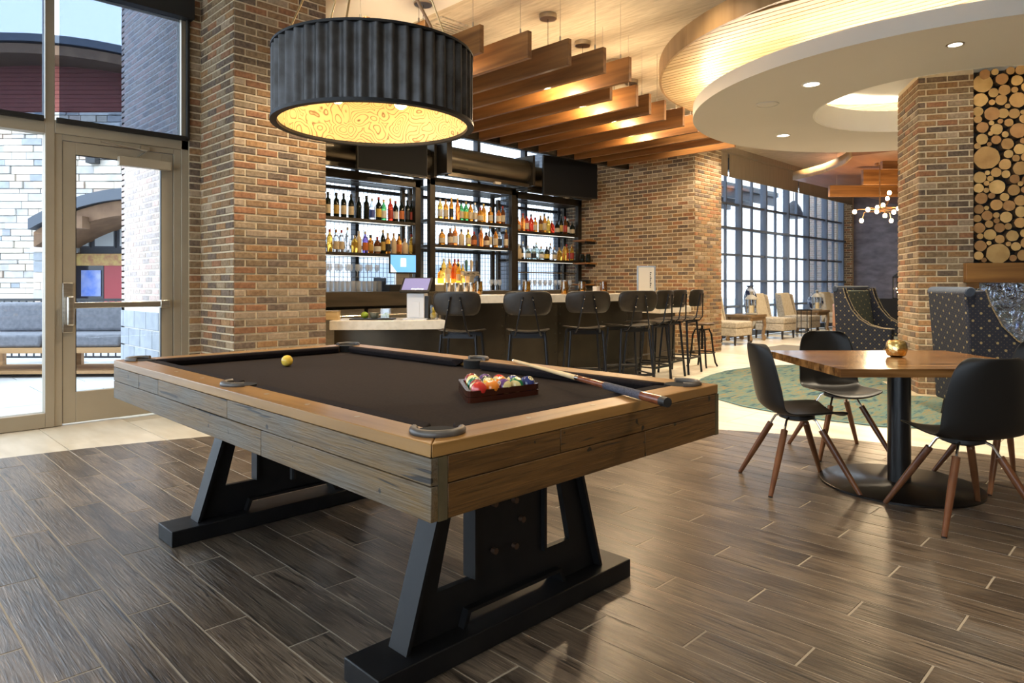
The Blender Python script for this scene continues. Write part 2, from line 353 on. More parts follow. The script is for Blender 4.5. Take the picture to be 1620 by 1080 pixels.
for i in range(-38, 36):
    x = 0.6 + i * PW; off = (0.27 - i * 0.3033) % PLn
    for j in range(-7, 8):
        y = off + j * PLn
        c4 = [(x, y), (x + PW, y), (x + PW, y + PLn), (x, y + PLn)]; ds = [math.hypot(a - CC[0], b - CC[1]) for a, b in c4]
        if min(ds) > CR: continue
        p = pxof(x + PW / 2, y + PLn / 2, 0); vis = p[2] > 0.9 and -300 < p[0] < 1920
        cand.append((p[2] if vis else 100 + abs(p[2]), x, y, max(ds) > CR - 0.01))
cand.sort(); rest = MB(); nobj = 0
for d, x, y, edge in cand:
    poly = clip([(x + G / 2, y + G / 2), (x + PW - G / 2, y + G / 2), (x + PW - G / 2, y + PLn - G / 2), (x + G / 2, y + PLn - G / 2)]) if edge else None
    if edge and len(poly) < 3: continue
    if nobj < 298 and d < 100:
        nobj += 1
        if edge:
            ox, oy = x, y
            mm = flat_poly([(a - ox, b - oy) for a, b in poly], -0.002, 0.003); o = obj('floor_plank', mm, PLK, floor, loc=(ox, oy, 0), smooth=False)
        else: inst('floor_plank', pm, floor, (x + G / 2, y + G / 2, 0))
    else:
        m2 = flat_poly(poly or [(x, y), (x + PW - G, y), (x + PW - G, y + PLn - G), (x, y + PLn - G)], -0.002, 0.003); rest.add(m2.v, m2.f)
if rest.v: o = obj('floor_plank', rest, PLK, floor, smooth=False); o['kind'] = 'stuff'
# ceiling
mb = MB(); mb.prism([(-4.2, -4.2), (21.4, -4.2), (21.4, 7.4), (10.4, 7.4), (10.4, 9.04), (2.46, 9.04), (2.46, 6.95), (-4.2, 6.95)], ZC, ZC + 0.15)
struct('ceiling', mb, CEILM, 'cream ceiling with a fine streaked finish', 'ceiling')
mb = MB(); mb.prism([(2.0, 5.0), (4.55, 5.0), (4.55, 7.2), (2.0, 7.2)], ZC - 0.03, ZC - 0.002)
struct('trim_1', mb, WHITE, 'smooth plaster ceiling panel beside the brick pillar', 'ceiling panel')

# left brick pillar and the brick round the entrance
mb = MB(); mb.box(2.511, 3.405, 5.964, 7.0, 0, ZC).box(2.40, 2.52, 6.70, 6.95, 0, ZC).box(-4, 2.45, 6.70, 6.95, 3.86, ZC).box(2.45, 3.405, 6.95, 8.95, 0, ZC).box(3.2, 4.4, 8.90, 8.95, 0, ZC)
wl = struct('wall_left', mb, MORT, 'brick pillar and brickwork beside the glazed entrance door', 'brick wall')
brickwork(wl, [((2.511, 5.964), (1, 0), 0.894, 0.01, ZC, 0.10), ((2.511, 6.70), (0, -1), 0.736, 0.01, ZC, 0.06), ((2.40, 6.70), (1, 0), 0.111, 0.01, ZC, 0.0)], 300)
mb = MB()
for i in range(34):
    x = 2.38 - i * 0.0667; mb.mi = random.randrange(8); mb.box(x - 0.057, x, 6.692, 6.72, 3.87, 4.08)
o = obj('soldier_brick', mb, BRM, wl, smooth=False); o['kind'] = 'stuff'
# right brick wall of the bar
mb = MB(); mb.box(10.322, 11.235, 5.964, 9.0, 0, ZC)
wr = struct('wall_right', mb, MORT, 'brick wall at the far end of the bar', 'brick wall')
brickwork(wr, [((10.322, 5.964), (1, 0), 0.913, 0.01, ZC, 0.1), ((10.322, 8.95), (0, -1), 2.986, 0.01, ZC, 0.02)], 300)

# entrance glazing: wall_door frame, door_1, windows
YF = 6.72
mb = MB()
for x0, x1, z0, z1 in ((-4, 1.262, 0, 0.12), (1.262, 1.33, 0, 3.72), (-4, 1.262, 2.44, 2.56), (1.33, 2.40, 2.45, 2.56), (2.335, 2.40, 0, 3.72), (-4, 2.40, 3.68, 3.86), (-0.75, -0.68, 0, 3.7), (-4, -3.9, 0, 3.7)):
    mb.box(x0, x1, YF, YF + 0.12, z0, z1)
wf = struct('wall_entrance', mb, ALU, 'champagne aluminium storefront frame of the entrance', 'window frame', bevel=0.004)
mb = MB()
for x0, x1, z0, z1 in ((1.33, 1.385, 0, 2.45), (2.27, 2.335, 0, 2.45), (1.385, 2.27, 2.40, 2.45)): mb.box(x0, x1, YF + 0.012, YF + 0.1, z0, z1)
obj('door_frame', mb, ALU, wf, bevel=0.003)
def pane(name, x0, x1, y, z0, z1, label, m=GLASS, t=0.01):
    mb = MB(); mb.box(x0, x1, y, y + t, z0, z1); return struct(name, mb, m, label, 'window', smooth=False)
def vpane(name, x, y0, y1, z0, z1, label): 
    mb = MB(); mb.box(x, x + 0.01, y0, y1, z0, z1); return struct(name, mb, GLASS, label, 'window', smooth=False)
pane('window_1', -0.68, 1.262, YF + 0.06, 0.12, 2.44, 'tall clear window pane left of the entrance door')
pane('window_2', -0.68, 1.262, YF + 0.06, 2.56, 3.68, 'upper window pane left of the entrance behind a dark roller shade')
pane('window_3', 1.33, 2.335, YF + 0.06, 2.56, 3.68, 'transom window above the entrance door behind a dark roller shade')
pane('window_4', -4, -0.75, YF + 0.06, 0.12, 3.68, 'window pane further along the entrance glazing')
# door leaf
dr = struct('door_1', MB().box(1.39, 1.485, YF + 0.02, YF + 0.075, 0.012, 2.395).box(2.165, 2.265, YF + 0.02, YF + 0.075, 0.012, 2.395).box(1.485, 2.165, YF + 0.02, YF + 0.075, 2.29, 2.395).box(1.485, 2.165, YF + 0.02, YF + 0.075, 0.012, 0.27), ALU, 'glazed aluminium entrance door with a push bar', 'door', bevel=0.003)
obj('door_glass', MB().box(1.485, 2.165, YF + 0.045, YF + 0.053, 0.27, 2.29), GLASS, dr, smooth=False)
obj('gasket', MB().box(1.483, 1.489, YF + .02, YF + .05, .27, 2.29).box(2.161, 2.167, YF + .02, YF + .05, .27, 2.29).box(1.483, 2.167, YF + .02, YF + .05, 2.286, 2.292), BLKM, dr)
ph = obj('push_bar', MB().box(1.44, 2.20, YF - 0.075, YF - 0.035, 0.985, 1.035), STEEL, dr, bevel=0.006)
obj('end_bracket', MB().box(2.13, 2.21, YF - 0.08, YF + 0.02, 0.975, 1.045), STEEL, ph, bevel=0.006)
lk = obj('lock_plate', MB().box(1.385, 1.462, YF - 0.002, YF + 0.02, 0.78, 1.20), STEEL, dr, bevel=0.004)
obj('latch_case', MB().box(1.40, 1.455, YF - 0.085, YF, 0.84, 1.09), STEEL, lk, bevel=0.015, seg=3)
cl = obj('door_closer', MB().box(1.80, 2.235, YF - 0.05, YF + 0.02, 2.235, 2.315), ALU, dr, bevel=0.005)
obj('closer_arm', MB().tube([(1.66, YF - 0.03, 2.42), (2.02, YF - 0.06, 2.385), (1.95, YF - 0.03, 2.325)], 0.008), STEEL, cl)
obj('arm_bracket', MB().box(1.98, 2.05, YF - 0.03, YF + 0.01, 2.39, 2.43), STEEL, cl)
# roller shades with their dark cassette
SHD = screen_fabric('dark_screen_mesh', (0.03, 0.03, 0.035), 0.30, (0.62, 0.68, 0.78))
for nm, x0, x1, lab in (('a', -0.68, 1.25, 'dark see-through roller shade over the upper window left of the door'), ('b', 1.335, 2.385, 'dark see-through roller shade above the entrance door')):
    t = thing('roller_shade', lab, 'roller shade', (0, 0, 2.54))
    obj('shade_fabric', MB().box(x0 + 0.02, x1 - 0.075 if nm == 'b' else x1, YF - 0.03, YF - 0.028, 0.03, 1.2), SHD, t, smooth=False)
    obj('hem_bar', MB().box(x0, x1, YF - 0.04, YF - 0.015, -0.01, 0.035), BLKM, t, bevel=0.004)
    obj('cassette', MB().box(x0 - 0.01, x1 + (0.03 if nm == 'b' else 0.06), YF - 0.12, YF - 0.001, 1.12, 1.32), BLKM, t, bevel=0.006)
    if nm == 'b': obj('side_channel', MB().box(x1 - 0.015, x1 + 0.008, YF - 0.05, YF - 0.01, 0, 1.13), BLKM, t)

# bar window wall behind the shelves
YW = 8.92
mb = MB(); mb.box(3.4, 10.33, YW, YW + 0.12, 0, 0.9).box(3.4, 10.33, YW, YW + 0.12, 3.72, ZC)
for x in (4.4, 5.62, 6.84, 8.1, 9.3, 10.25): mb.box(x - 0.035, x + 0.035, YW, YW + 0.12, 0.9, 3.72)
for z in (1.75, 2.62, 3.1): mb.box(3.4, 10.33, YW + 0.01, YW + 0.1, z - 0.025, z + 0.025)
WNM = mat('slate_mullion', (0.05, 0.058, 0.075), rough=0.5)
struct('wall_back', mb, WNM, 'dark mullioned window wall behind the bar', 'window wall')
pane('window_5', 4.4, 10.25, YW + 0.06, 0.9, 3.72, 'bright window glass behind the bar shelves')

# lounge window wall
YL = 7.3
mb = MB(); mb.box(11.2, 21.2, YL, YL + 0.1, 0, 0.12).box(11.2, 21.2, YL - 0.02, YL + 0.12, 3.72, ZC)
LM = mat('lounge_mullion', (0.12, 0.15, 0.21), rough=0.5)
mx = [12.08 + 1.27 * i for i in range(8)]
wl2 = struct('wall_lounge', mb, LM, 'tall gridded window wall of the lounge', 'window wall')
for i, x in enumerate(mx):
    obj('mullion', MB().box(x - 0.03, x + 0.03, YL - 0.05, YL + 0.1, 0.1, 3.75), LM, wl2)
    if i: obj('thin_mullion', MB().box(x - 0.645, x - 0.615, YL, YL + 0.06, 0.1, 3.75), LM, wl2)
for z in (0.69, 1.265, 1.85, 2.44, 2.98): obj('transom', MB().box(11.2, 21.1, YL - (0.06 if z in (1.265, 2.44) else 0.0), YL + 0.08, z - 0.025, z + 0.025), LM, wl2)
pane('window_6', 11.25, 21.05, YL + 0.03, 0.1, 3.75, 'lounge window glazing with a grid of mullions')
SH2 = mat('taupe_shade', (0.26, 0.21, 0.15), (0.30, 0.245, 0.18), rough=0.85, scale=6, st=(6, 1, .3))
for i, (a, b, lab) in enumerate(((11.3, 13.55, 'leftmost taupe roller shade above the lounge windows'), (13.62, 17.2, 'middle long taupe roller shade above the lounge windows'), (17.27, 21.05, 'far right taupe roller shade above the lounge windows'))):
    t = thing('roller_shade', lab, 'roller shade', (0, 0, 3.5), group='taupe shades over the lounge windows')
    obj('shade_fabric', MB().box(a, b, YL - 0.26, YL - 0.255, 0.02, 0.56), SH2, t, smooth=False); obj('hem_bar', MB().box(a, b, YL - 0.27, YL - 0.245, -0.01, 0.02), SH2, t)
mb = MB(); mb.box(11.2, 21.2, YL - 0.36, YL - 0.02, ZC - 0.12, ZC)
struct('trim_2', mb, SH2, 'taupe shade pocket along the lounge ceiling edge', 'trim')
# plain rear wall; unseen side wall glazed to add daylight
ROOMP = mat('warm_grey_paint', (0.30, 0.26, 0.2), rough=0.8)
struct('wall_rear', MB().box(-4.2, 21.4, -4.2, -4, 0, ZC), ROOMP, 'plain warm grey wall behind the viewer', 'wall')
ws = MB().box(-4.2, -4, -4.2, 6.95, 0, 0.12).box(-4.2, -4, -4.2, 6.95, 3.7, ZC)
for q in range(7): ws.box(-4.15, -4.03, -4 + q * 1.8, -3.93 + q * 1.8, 0.12, 3.7)
struct('wall_side', ws, ALU, 'unseen side wall behind the viewer, glazed to add daylight', 'window wall')
vpane('window_added', -4.1, -4, 6.9, 0.12, 3.7, 'clear glazing added to the unseen side wall for daylight')
# far end wall
FARW = mat('mottled_slate_wall', (0.115, 0.105, 0.125), (0.27, 0.25, 0.285), rough=0.85, scale=3, st=(1, 1, 2.2), detail=8, lo=0.3, hi=0.72)
struct('wall_far', MB().box(21.2, 21.4, -4, 7.06, 0, ZC), FARW, 'mottled slate-grey feature wall at the end of the lounge', 'wall')
mb = MB(); mb.box(21.1, 21.4, 7.06, 7.42, 0, ZC); wfb = struct('wall_far_pier', mb, MORT, 'narrow brick pier at the end of the lounge windows', 'brick pier')
brickwork(wfb, [((21.1, 7.42), (0, -1), 0.36, 0.02, ZC, 0.0)], 100)

# ------------------------------------------------------------------ round soffit over the fireplace
SC_ = (8.42, 1.85); ZS = 3.1
sof = struct('ceiling_soffit', MB().ring(SC_, 1.325, 2.632, ZS, ZS + 0.14, n=160), GYP, 'round plaster ring soffit with a central opening', 'soffit')
obj('inner_rim', MB().ring(SC_, 1.30, 1.335, ZS + 0.002, ZS + 0.26, n=128), WHITE, sof)
obj('cove_strip', MB().ring(SC_, 2.45, 2.49, ZS + 0.141, ZS + 0.16, n=96), COVE, sof)
obj('inner_cove_strip', MB().ring(SC_, 1.42, 1.46, ZS + 0.141, ZS + 0.165, n=96), COVE, sof)
WC = (8.18, 2.05); WR = 2.713; ZW = 3.5
CLAD = wood('honey_cladding', (0.38, 0.245, 0.11), (0.52, 0.36, 0.18), axis=1, rough=0.45, sc_=10, rnd=0.1)
FASC = wood('oak_fascia', (0.22, 0.12, 0.045), (0.34, 0.20, 0.085), axis=2, rough=0.45, sc_=6, rnd=0)
cd = struct('ceiling_disc', MB().ring(WC, 0.02, WR - 0.02, ZW + 0.02, ZW + 0.2, n=128), WHITE, 'round wood-clad ceiling disc above the plaster ring', 'ceiling disc')
obj('fascia', MB().ring(WC, WR - 0.025, WR, ZW, ZW + 0.2, n=160), FASC, cd)
# cladding boards run along X across the disc, only where the ring shows them
bw = 0.085
for i in range(int(2 * WR / bw)):
    y = -WR + 0.04 + i * bw
    if abs(y) > WR - 0.05 or abs(y + bw) > WR - 0.05: continue
    ya, yb = y + 0.007, y + bw - 0.007; hi = 1.62; WI = WR - 0.022
    ha, hb = math.sqrt(max(WI ** 2 - ya ** 2, 0)), math.sqrt(max(WI ** 2 - yb ** 2, 0))
    def gi(v): return math.sqrt(max(hi * hi - v * v, 0))
    quads = [[(ya, -ha), (yb, -hb), (yb, hb), (ya, ha)]]
    if abs(y + bw / 2) < hi: quads = [[(ya, -ha), (yb, -hb), (yb, -gi(yb)), (ya, -gi(ya))], [(ya, gi(ya)), (yb, gi(yb)), (yb, hb), (ya, ha)]]
    for q in quads: obj('cladding_board', MB().prism(q, ZW + 0.004, ZW + 0.02), CLAD, cd, loc=(WC[0], WC[1], 0), smooth=False)
obj('board_backing', MB().ring(WC, 1.62, WR - 0.024, ZW + 0.0185, ZW + 0.021, n=96), FASC, cd)
for (x, y), lab in (((6.638, 2.589), 'recessed downlight nearest the room in the round soffit'), ((8.658, 3.735), 'recessed downlight at the far left of the round soffit')):
    t = thing('recessed_downlight', lab, 'downlight', (x, y, ZS), group='downlights in the round soffit')
    obj('lens', MB().lathe([(0.001, -0.004), (0.07, -0.004), (0.07, -0.001)], 32), LED, t); obj('trim_ring', MB().ring((0, 0), 0.07, 0.088, -0.006, 0), WHITE, t)
    lamp('downlight', 'SPOT', (0, 0, -0.02), K_SPOT, SOFT, 0.06, t, 100)
t = thing('ceiling_speaker', 'round flush ceiling speaker between the soffit downlights', 'speaker', (7.051, 3.212, ZS))
obj('grille', MB().lathe([(0.001, -0.005), (0.1, -0.005), (0.105, -0.001)], 32), GYP, t); obj('bezel', MB().ring((0, 0), 0.103, 0.118, -0.008, 0), GYP, t)

# far wood-clad lounge soffit with a round bite out of it
poly = [(12.05, 4.04), (12.61, 4.33), (13.02, 4.65), (13.38, 4.99), (13.66, 5.39), (13.9, 5.79), (15.72, 5.74), (20.8, 5.6), (20.8, 2.0), (12.05, 2.0)]
UND = wood('red_oak_soffit', (0.19, 0.085, 0.045), (0.28, 0.13, 0.07), axis=0, rough=0.3, sc_=8, rnd=0)
ls = struct('ceiling_lounge_soffit', MB().prism(poly[::-1], 3.32, 3.47), [UND], 'far lounge ceiling panel of red-brown wood with a curved edge', 'soffit')
mb = MB(); mb.grid([(x, y, z) for z in (3.31, 3.48) for x, y in poly[:6]], 6, 2); obj('curved_fascia', mb, FASC, ls, solid=0.03)

# ================================================================== FIREPLACE
FA = R(29); FU = (math.cos(FA), math.sin(FA)); FV = (math.sin(FA), -math.cos(FA))   # FU into the depth, FV along the front to the right
FC = Vector((8.28, 2.10, 0))
def fp(a, b, z=0): return (FC.x + FV[0] * a + FU[0] * b, FC.y + FV[1] * a + FU[1] * b, z)
FROT = math.atan2(FV[1], FV[0])
mb = MB(); ZT = 3.45; PX1 = 1.15
mb.prism([fp(0, 0)[:2], fp(0.515, 0)[:2], fp(0.515, 0.8)[:2], fp(0, 0.8)[:2]], 0, ZT)
wfp = struct('wall_fireplace', mb, MORT, 'brick pier of the central fireplace beside the stacked log panel', 'brick wall')
brickwork(wfp, [(fp(0, 0.8), (-FU[0], -FU[1]), 0.8, 0.005, ZT, 0.0), (fp(0, 0), FV, 0.515, 0.005, ZT, 0.07)], 300)
mb = MB(); mb.prism([fp(PX1, 0)[:2], fp(1.55, 0)[:2], fp(1.55, 0.8)[:2], fp(PX1, 0.8)[:2]], 0, ZS - 0.005)
wp2 = struct('wall_fireplace_pier', mb, MORT, 'far brick pier of the fireplace', 'brick wall')
brickwork(wp2, [(fp(PX1, 0), FV, 0.4, 0.005, ZS - 0.01, 0.03), (fp(1.55, 0), FU, 0.8, 0.005, ZS - 0.01, 0.0)], 0)
# log panel: backing box with every log end as a part
lp = thing('log_panel', 'wall panel of stacked round log ends above the fireplace mantel', 'log panel', (FC.x, FC.y, 0), FROT)
obj('backing', MB().box(0.518, PX1 - .003, 0.12, 0.7, 1.412, ZT), BLKM, lp)
LOGE = [mat('log_end_%d' % i, a, b, rough=0.75, scale=9, rnd=0.18, lo=0.3, hi=0.7) for i, (a, b) in enumerate([((0.50, 0.30, 0.10), (0.66, 0.44, 0.18)), ((0.42, 0.23, 0.08), (0.56, 0.34, 0.13)), ((0.34, 0.17, 0.06), (0.48, 0.26, 0.10))])]
BARK = mat('bark', (0.08, 0.045, 0.022), (0.15, 0.09, 0.045), rough=0.9, scale=30)
rl = random.Random(11); logs = []
def on_fp(px, py):
    k = (px - 810) / FPX; dx, dy = (1 + k) / S2, (1 - k) / S2; t_ = (FC.x * FU[0] + FC.y * FU[1]) / (dx * FU[0] + dy * FU[1]); a = (dx * t_ - FC.x) * FV[0] + (dy * t_ - FC.y) * FV[1]; return a, H + (HZ - py) / FPX * t_
big = [(1541.5, 131.5, .094), (1536, 158, .07), (1560, 249.5, .12), (1571, 179, .072), (1579, 295, .075), (1612, 157, .078), (1612, 206, .078), (1580, 401, .107), (1534, 281, .06), (1533, 176, .05), (1589, 178, .052), (1607, 178, .052), (1560, 116, .052), (1615, 266, .07), (1609, 127, .055)]
for px, py, r in big:
    a, z = on_fp(px, py); logs.append((max(a, .518 + r), z, r))
tries = 0
for rr0, nt in ((0.054, 900), (0.048, 4000), (0.042, 6000), (0.036, 8000), (0.030, 9000), (0.024, 9000)):
    for _ in range(nt):
        x = rl.uniform(0.54, PX1 - .03); z = rl.uniform(1.43, 3.42); r = rr0 * rl.uniform(0.92, 1.1)
        if x - r < 0.518 or x + r > PX1 or z - r < 1.415: continue
        if all((x - a) ** 2 + (z - b) ** 2 > (r + c + 0.002) ** 2 for a, b, c in logs): logs.append((x, z, r))
for it in range(3):
    for i in range(len(big), len(logs)):
        x, z, r = logs[i]; lim = min(math.hypot(x - a, z - b) - c - 0.0015 for k_, (a, b, c) in enumerate(logs) if k_ != i)
        logs[i] = (x, z, max(r, min(lim, 0.057, x - 0.518, PX1 - x, z - 1.415)))
logs.sort(key=lambda l: l[0] - l[2])
for k, (x, z, r) in enumerate(logs[:300]):
    mb = MB(); n = 14 if r < 0.06 else 22; dy = rl.uniform(-0.02, 0.02); pts = [(x + r * (1 + rl.uniform(-.05, .05)) * math.cos(2 * PI * i / n), z + r * (1 + rl.uniform(-.05, .05)) * math.sin(2 * PI * i / n)) for i in range(n)]
    vs = [(a, 0.02 + dy, b) for a, b in pts] + [(a, 0.14, b) for a, b in pts]
    mb.add(vs, [tuple(range(n))]); mb.mi = 1; mb.add(vs, [(i, n + i, n + (i + 1) % n, (i + 1) % n) for i in range(n)])
    obj('log', mb, [rl.choice(LOGE), BARK], lp, smooth=False)
if len(logs) > 300:
    mb = MB()
    for x, z, r in logs[300:]: mb.prismxz([(x + r * math.cos(i * PI / 6), z + r * math.sin(i * PI / 6)) for i in range(12)], 0.02, 0.14)
    o = obj('log', mb, LOGE[0], lp, smooth=False); o['kind'] = 'stuff'
MANT = wood('mantel_oak', (0.17, 0.072, 0.018), (0.33, 0.16, 0.045), axis=0, rough=0.4, sc_=10)
mt = thing('mantel_beam', 'thick brown oak mantel beam under the log panel', 'mantel', (FC.x, FC.y, 1.205), FROT)
obj('beam', MB().box(0.42, 1.3, -0.09, 0.115, 0, 0.205), MANT, mt, bevel=0.006)
obj('corbel', MB().box(0.45, 0.56, -0.03, 0.12, -0.06, 0), MANT, mt, bevel=0.004)
fb = thing('glass_firebox', 'see-through glass fireplace with bluish crushed glass inside', 'fireplace', (FC.x, FC.y, 0), FROT)
obj('plinth', MB().box(0.52, PX1 - .005, 0.01, 0.79, 0.012, 0.42), BRM[4], fb)
obj('glass_front', MB().box(0.52, PX1 - .005, 0.03, 0.036, 0.42, 1.2), rippled('rippled_fire_glass'), fb, smooth=False)
obj('glass_rear', MB().box(0.52, PX1 - .005, 0.76, 0.766, 0.42, 1.2), clear('fire_glass_rear', (0.3, 0.36, 0.5), 0.5), fb, smooth=False)
mb = MB(); rs = random.Random(5)
for i in range(900):
    x = rs.uniform(0.55, PX1 - .06); z = 0.44 + 0.74 * rs.random() ** 0.8; y = rs.uniform(0.2, 0.6); s = rs.uniform(0.006, 0.024); a = rs.uniform(0, 6.28); l = rs.uniform(1.2, 4)
    dx, dz = math.cos(a) * s * l, math.sin(a) * s * l
    mb.add([(x - dx, y, z - dz), (x + dz * .4, y - s * .5, z - dx * .4), (x + dx, y, z + dz), (x - dz * .4, y + s * .5, z + dx * .4)], [(0, 1, 2), (0, 2, 3), (0, 3, 1), (1, 3, 2)])
o = obj('crushed_glass', mb, mat('blue_glass_shard', (0.35, 0.5, 0.85), (0.8, 0.88, 1.0), rough=0.06, metal=0.9, scale=3), fb, smooth=False); o['kind'] = 'stuff'

# ================================================================== CEILING BEAMS, PENDANT BULBS
WIRE = mat('steel_cable', (0.55, 0.5, 0.42), rough=0.35, metal=1)
bx = [(3.29, 5.05), (3.70, 4.75)] + [(4.11, 4.49), (4.52, 4.29), (4.93, 4.16), (5.35, 4.07), (5.76, 4.06), (6.19, 4.62), (6.62, 4.57), (7.04, 4.67), (7.42, 4.70), (7.88, 4.71), (8.32, 4.75), (8.75, 4.8), (9.2, 4.85), (9.65, 4.9)]
BH = [0.25] * 7 + [0.2] + [0.25] * 8
for i, (x, y) in enumerate(bx):
    t = thing('ceiling_beam', 'hanging walnut ceiling beam, %s from the brick pillar on the left' % ORD[i], 'beam', (x, 0, 3.25), group='walnut beams hung over the bar')
    obj('plank', MB().box(-0.025, 0.025, y, 7.27, 0, BH[i]), BEAM, t, bevel=0.003)
    for yy in (y + 0.12, 6.8):
        obj('cable', MB().tube([(0, yy, BH[i]), (0, yy, ZC - 3.25)], 0.0025, 5), WIRE, t)
        obj('turnbuckle', MB().tube([(0, yy, BH[i]), (0, yy, BH[i] + 0.05)], 0.009, 6), WIRE, t)
obj_h = thing('ceiling_header', 'dark bronze header beam carrying the ends of the walnut beams', 'header', (0, 7.29, 3.28))
obj('rail', MB().box(3.42, 10.3, 0, 0.1, 0, 0.14), DARKM, obj_h)
CANOPY = mat('canopy_nickel', (0.5, 0.44, 0.36), rough=0.3, metal=1)
bulbs = [(4.31, 5.6, 'above the drum lamp'), (5.49, 4.94, 'nearest the round soffit'), (6.40, 5.2, 'between the middle beams'), (7.23, 5.35, 'over the bar end'), (8.10, 5.69, 'closest to the far brick wall')]
for x, y, lab in bulbs:
    t = thing('pendant_bulb', 'bare globe pendant bulb on a cord %s' % lab, 'pendant light', (x, y, ZC), group='globe pendants among the walnut beams')
    obj('canopy', MB().lathe([(0.09, -0.05), (0.095, -0.045), (0.095, 0)], 24), CANOPY, t)
    obj('cord', MB().tube([(0, 0, -0.05), (0, 0, -0.60)], 0.003, 5), BLKM, t)
    obj('socket', MB().lathe([(0.018, -0.68), (0.018, -0.60)], 12), CANOPY, t)
    obj('globe', MB().ball((0, 0, -0.735), 0.05, 20), BULB, t)
    lamp('bulb_light', 'POINT', (0, 0, -0.82), K_BULB, WARM, 0.05, t)
t = thing('air_vent', 'square ceiling air diffuser behind the drum lamp', 'air vent', (5.0, 6.07, ZC))
obj('frame', MB().box(-0.3, 0.3, -0.3, -0.24, -0.02, 0).box(-0.3, 0.3, 0.24, 0.3, -0.02, 0).box(-0.3, -0.24, -0.24, 0.24, -0.02, 0).box(0.24, 0.3, -0.24, 0.24, -0.02, 0), CEILM, t)
obj('backing', MB().box(-0.24, 0.24, -0.24, 0.24, -0.003, -0.001), BLKM, t)
for i in range(8): obj('louvre', MB().box(-0.24, 0.24, -0.22 + i * 0.06, -0.185 + i * 0.06, -0.018, -0.008), CEILM, t)
# recessed cans added to brighten the room; far-wall one read off its scallop
for i, (x, y, lab, pw) in enumerate(((9.3, 5.4, 'washing the far brick wall', 0.8), (10.9, 5.1, 'over the walkway by the brick corner', 1.5), (3.0, 4.7, 'washing the brick pillar', 1.0), (3.6, 1.9, 'over the dining table side', 0.4), (0.6, 0.6, 'behind the viewer', 0.25), (1.2, 4.9, 'inside the entrance door', 0.3), (-0.8, 2.6, 'left behind the viewer', 0.12), (5.2, 3.2, 'between pool table and rug', 0.35), (2.2, -2.2, 'far behind the viewer', 0.4), (3.2, -0.6, 'behind the dining chairs', 0.5), (13.2, 5.3, 'over the nearer lounge chairs', 1.5), (16.5, 5.6, 'over the farther lounge chairs', 1.5), (19.2, 4.6, 'before the slate wall', 1.5), (8.0, 5.1, 'over the bar stools', 0.6), (7.2, 0.7, 'before the log panel', 1.2))):
    inside = math.hypot(x - WC[0], y - WC[1]) < WR
    z = ZW if inside else ZC
    if lab == 'before the log panel': z = ZS; x, y = 6.35, 1.35
    t = thing('recessed_downlight', 'small added ceiling downlight %s' % lab, 'downlight', (x, y, z))
    obj('lens', MB().lathe([(0.001, -0.003), (0.05, -0.003), (0.05, -0.001)], 24), LED, t); obj('trim_ring', MB().ring((0, 0), 0.05, 0.065, -0.006, 0, n=24), CANOPY, t)
    lamp('fill_can', 'SPOT', (0, 0, -0.02), K_FILL_CAN * pw, SOFT, 0.06, t, 110)

# drum pendant over the pool table
LC = (1.672, 2.515); LR = 0.43; LZ = 1.868; LH = 0.305
CORR = mat('weathered_corrugated_iron', (0.030, 0.026, 0.022), (0.095, 0.095, 0.10), rough=0.5, metal=0.5, scale=14, lo=0.3, hi=0.75, detail=8, bump=0.1)
t = thing('drum_pendant_lamp', 'large corrugated metal drum pendant lamp over the pool table', 'pendant lamp', (LC[0], LC[1], LZ))
n = 564; pts = []
for z in (0.012, LH - 0.004):
    for i in range(n):
        a = 2 * PI * i / n; r = LR - 0.013 + 0.009 * math.cos(47 * a); pts.append((r * math.cos(a), r * math.sin(a), z))
mb = MB(); mb.grid(pts, n, 2, True); obj('corrugated_shell', mb, CORR, t, ang=80)
obj('bottom_rim', MB().ring((0, 0), LR - 0.028, LR, 0, 0.014, n=128), BLK, t); obj('top_rim', MB().ring((0, 0), LR - 0.024, LR - 0.002, LH - 0.006, LH + 0.004, n=128), BLK, t)
# painted liner with scrolls
lm = bpy.data.materials.new('painted_liner'); lm.use_nodes = True; N, L = mnode(lm); b = N['Principled BSDF']; b.inputs['Roughness'].default_value = 0.6
tc = N.new('ShaderNodeTexCoord'); vo = N.new('ShaderNodeTexVoronoi'); vo.inputs['Scale'].default_value = 11; vo.inputs['Randomness'].default_value = 0.8
wv = N.new('ShaderNodeMath'); wv.operation = 'MULTIPLY'; wv.inputs[1].default_value = 22; sn = N.new('ShaderNodeMath'); sn.operation = 'SINE'
cr = N.new('ShaderNodeValToRGB'); cr.color_ramp.elements[0].position = 0.0; cr.color_ramp.elements[1].position = 0.5
cr.color_ramp.elements[0].color = (0.13, 0.06, 0.02, 1); cr.color_ramp.elements[1].color = (0.72, 0.50, 0.22, 1)
nz = N.new('ShaderNodeTexNoise'); nz.inputs['Scale'].default_value = 6; vm = N.new('ShaderNodeVectorMath'); vm.operation = 'MULTIPLY_ADD'; vm.inputs[1].default_value = (0.14, 0.14, 0.14)
L.new(tc.outputs['Object'], nz.inputs[0]); L.new(nz.outputs['Color'], vm.inputs[0]); L.new(tc.outputs['Object'], vm.inputs[2]); L.new(vm.outputs[0], vo.inputs['Vector'])
L.new(vo.outputs['Distance'], wv.inputs[0]); L.new(wv.outputs[0], sn.inputs[0]); ab = N.new('ShaderNodeMath'); ab.operation = 'ABSOLUTE'; L.new(sn.outputs[0], ab.inputs[0]); L.new(ab.outputs[0], cr.inputs[0]); L.new(cr.outputs[0], b.inputs['Base Color'])
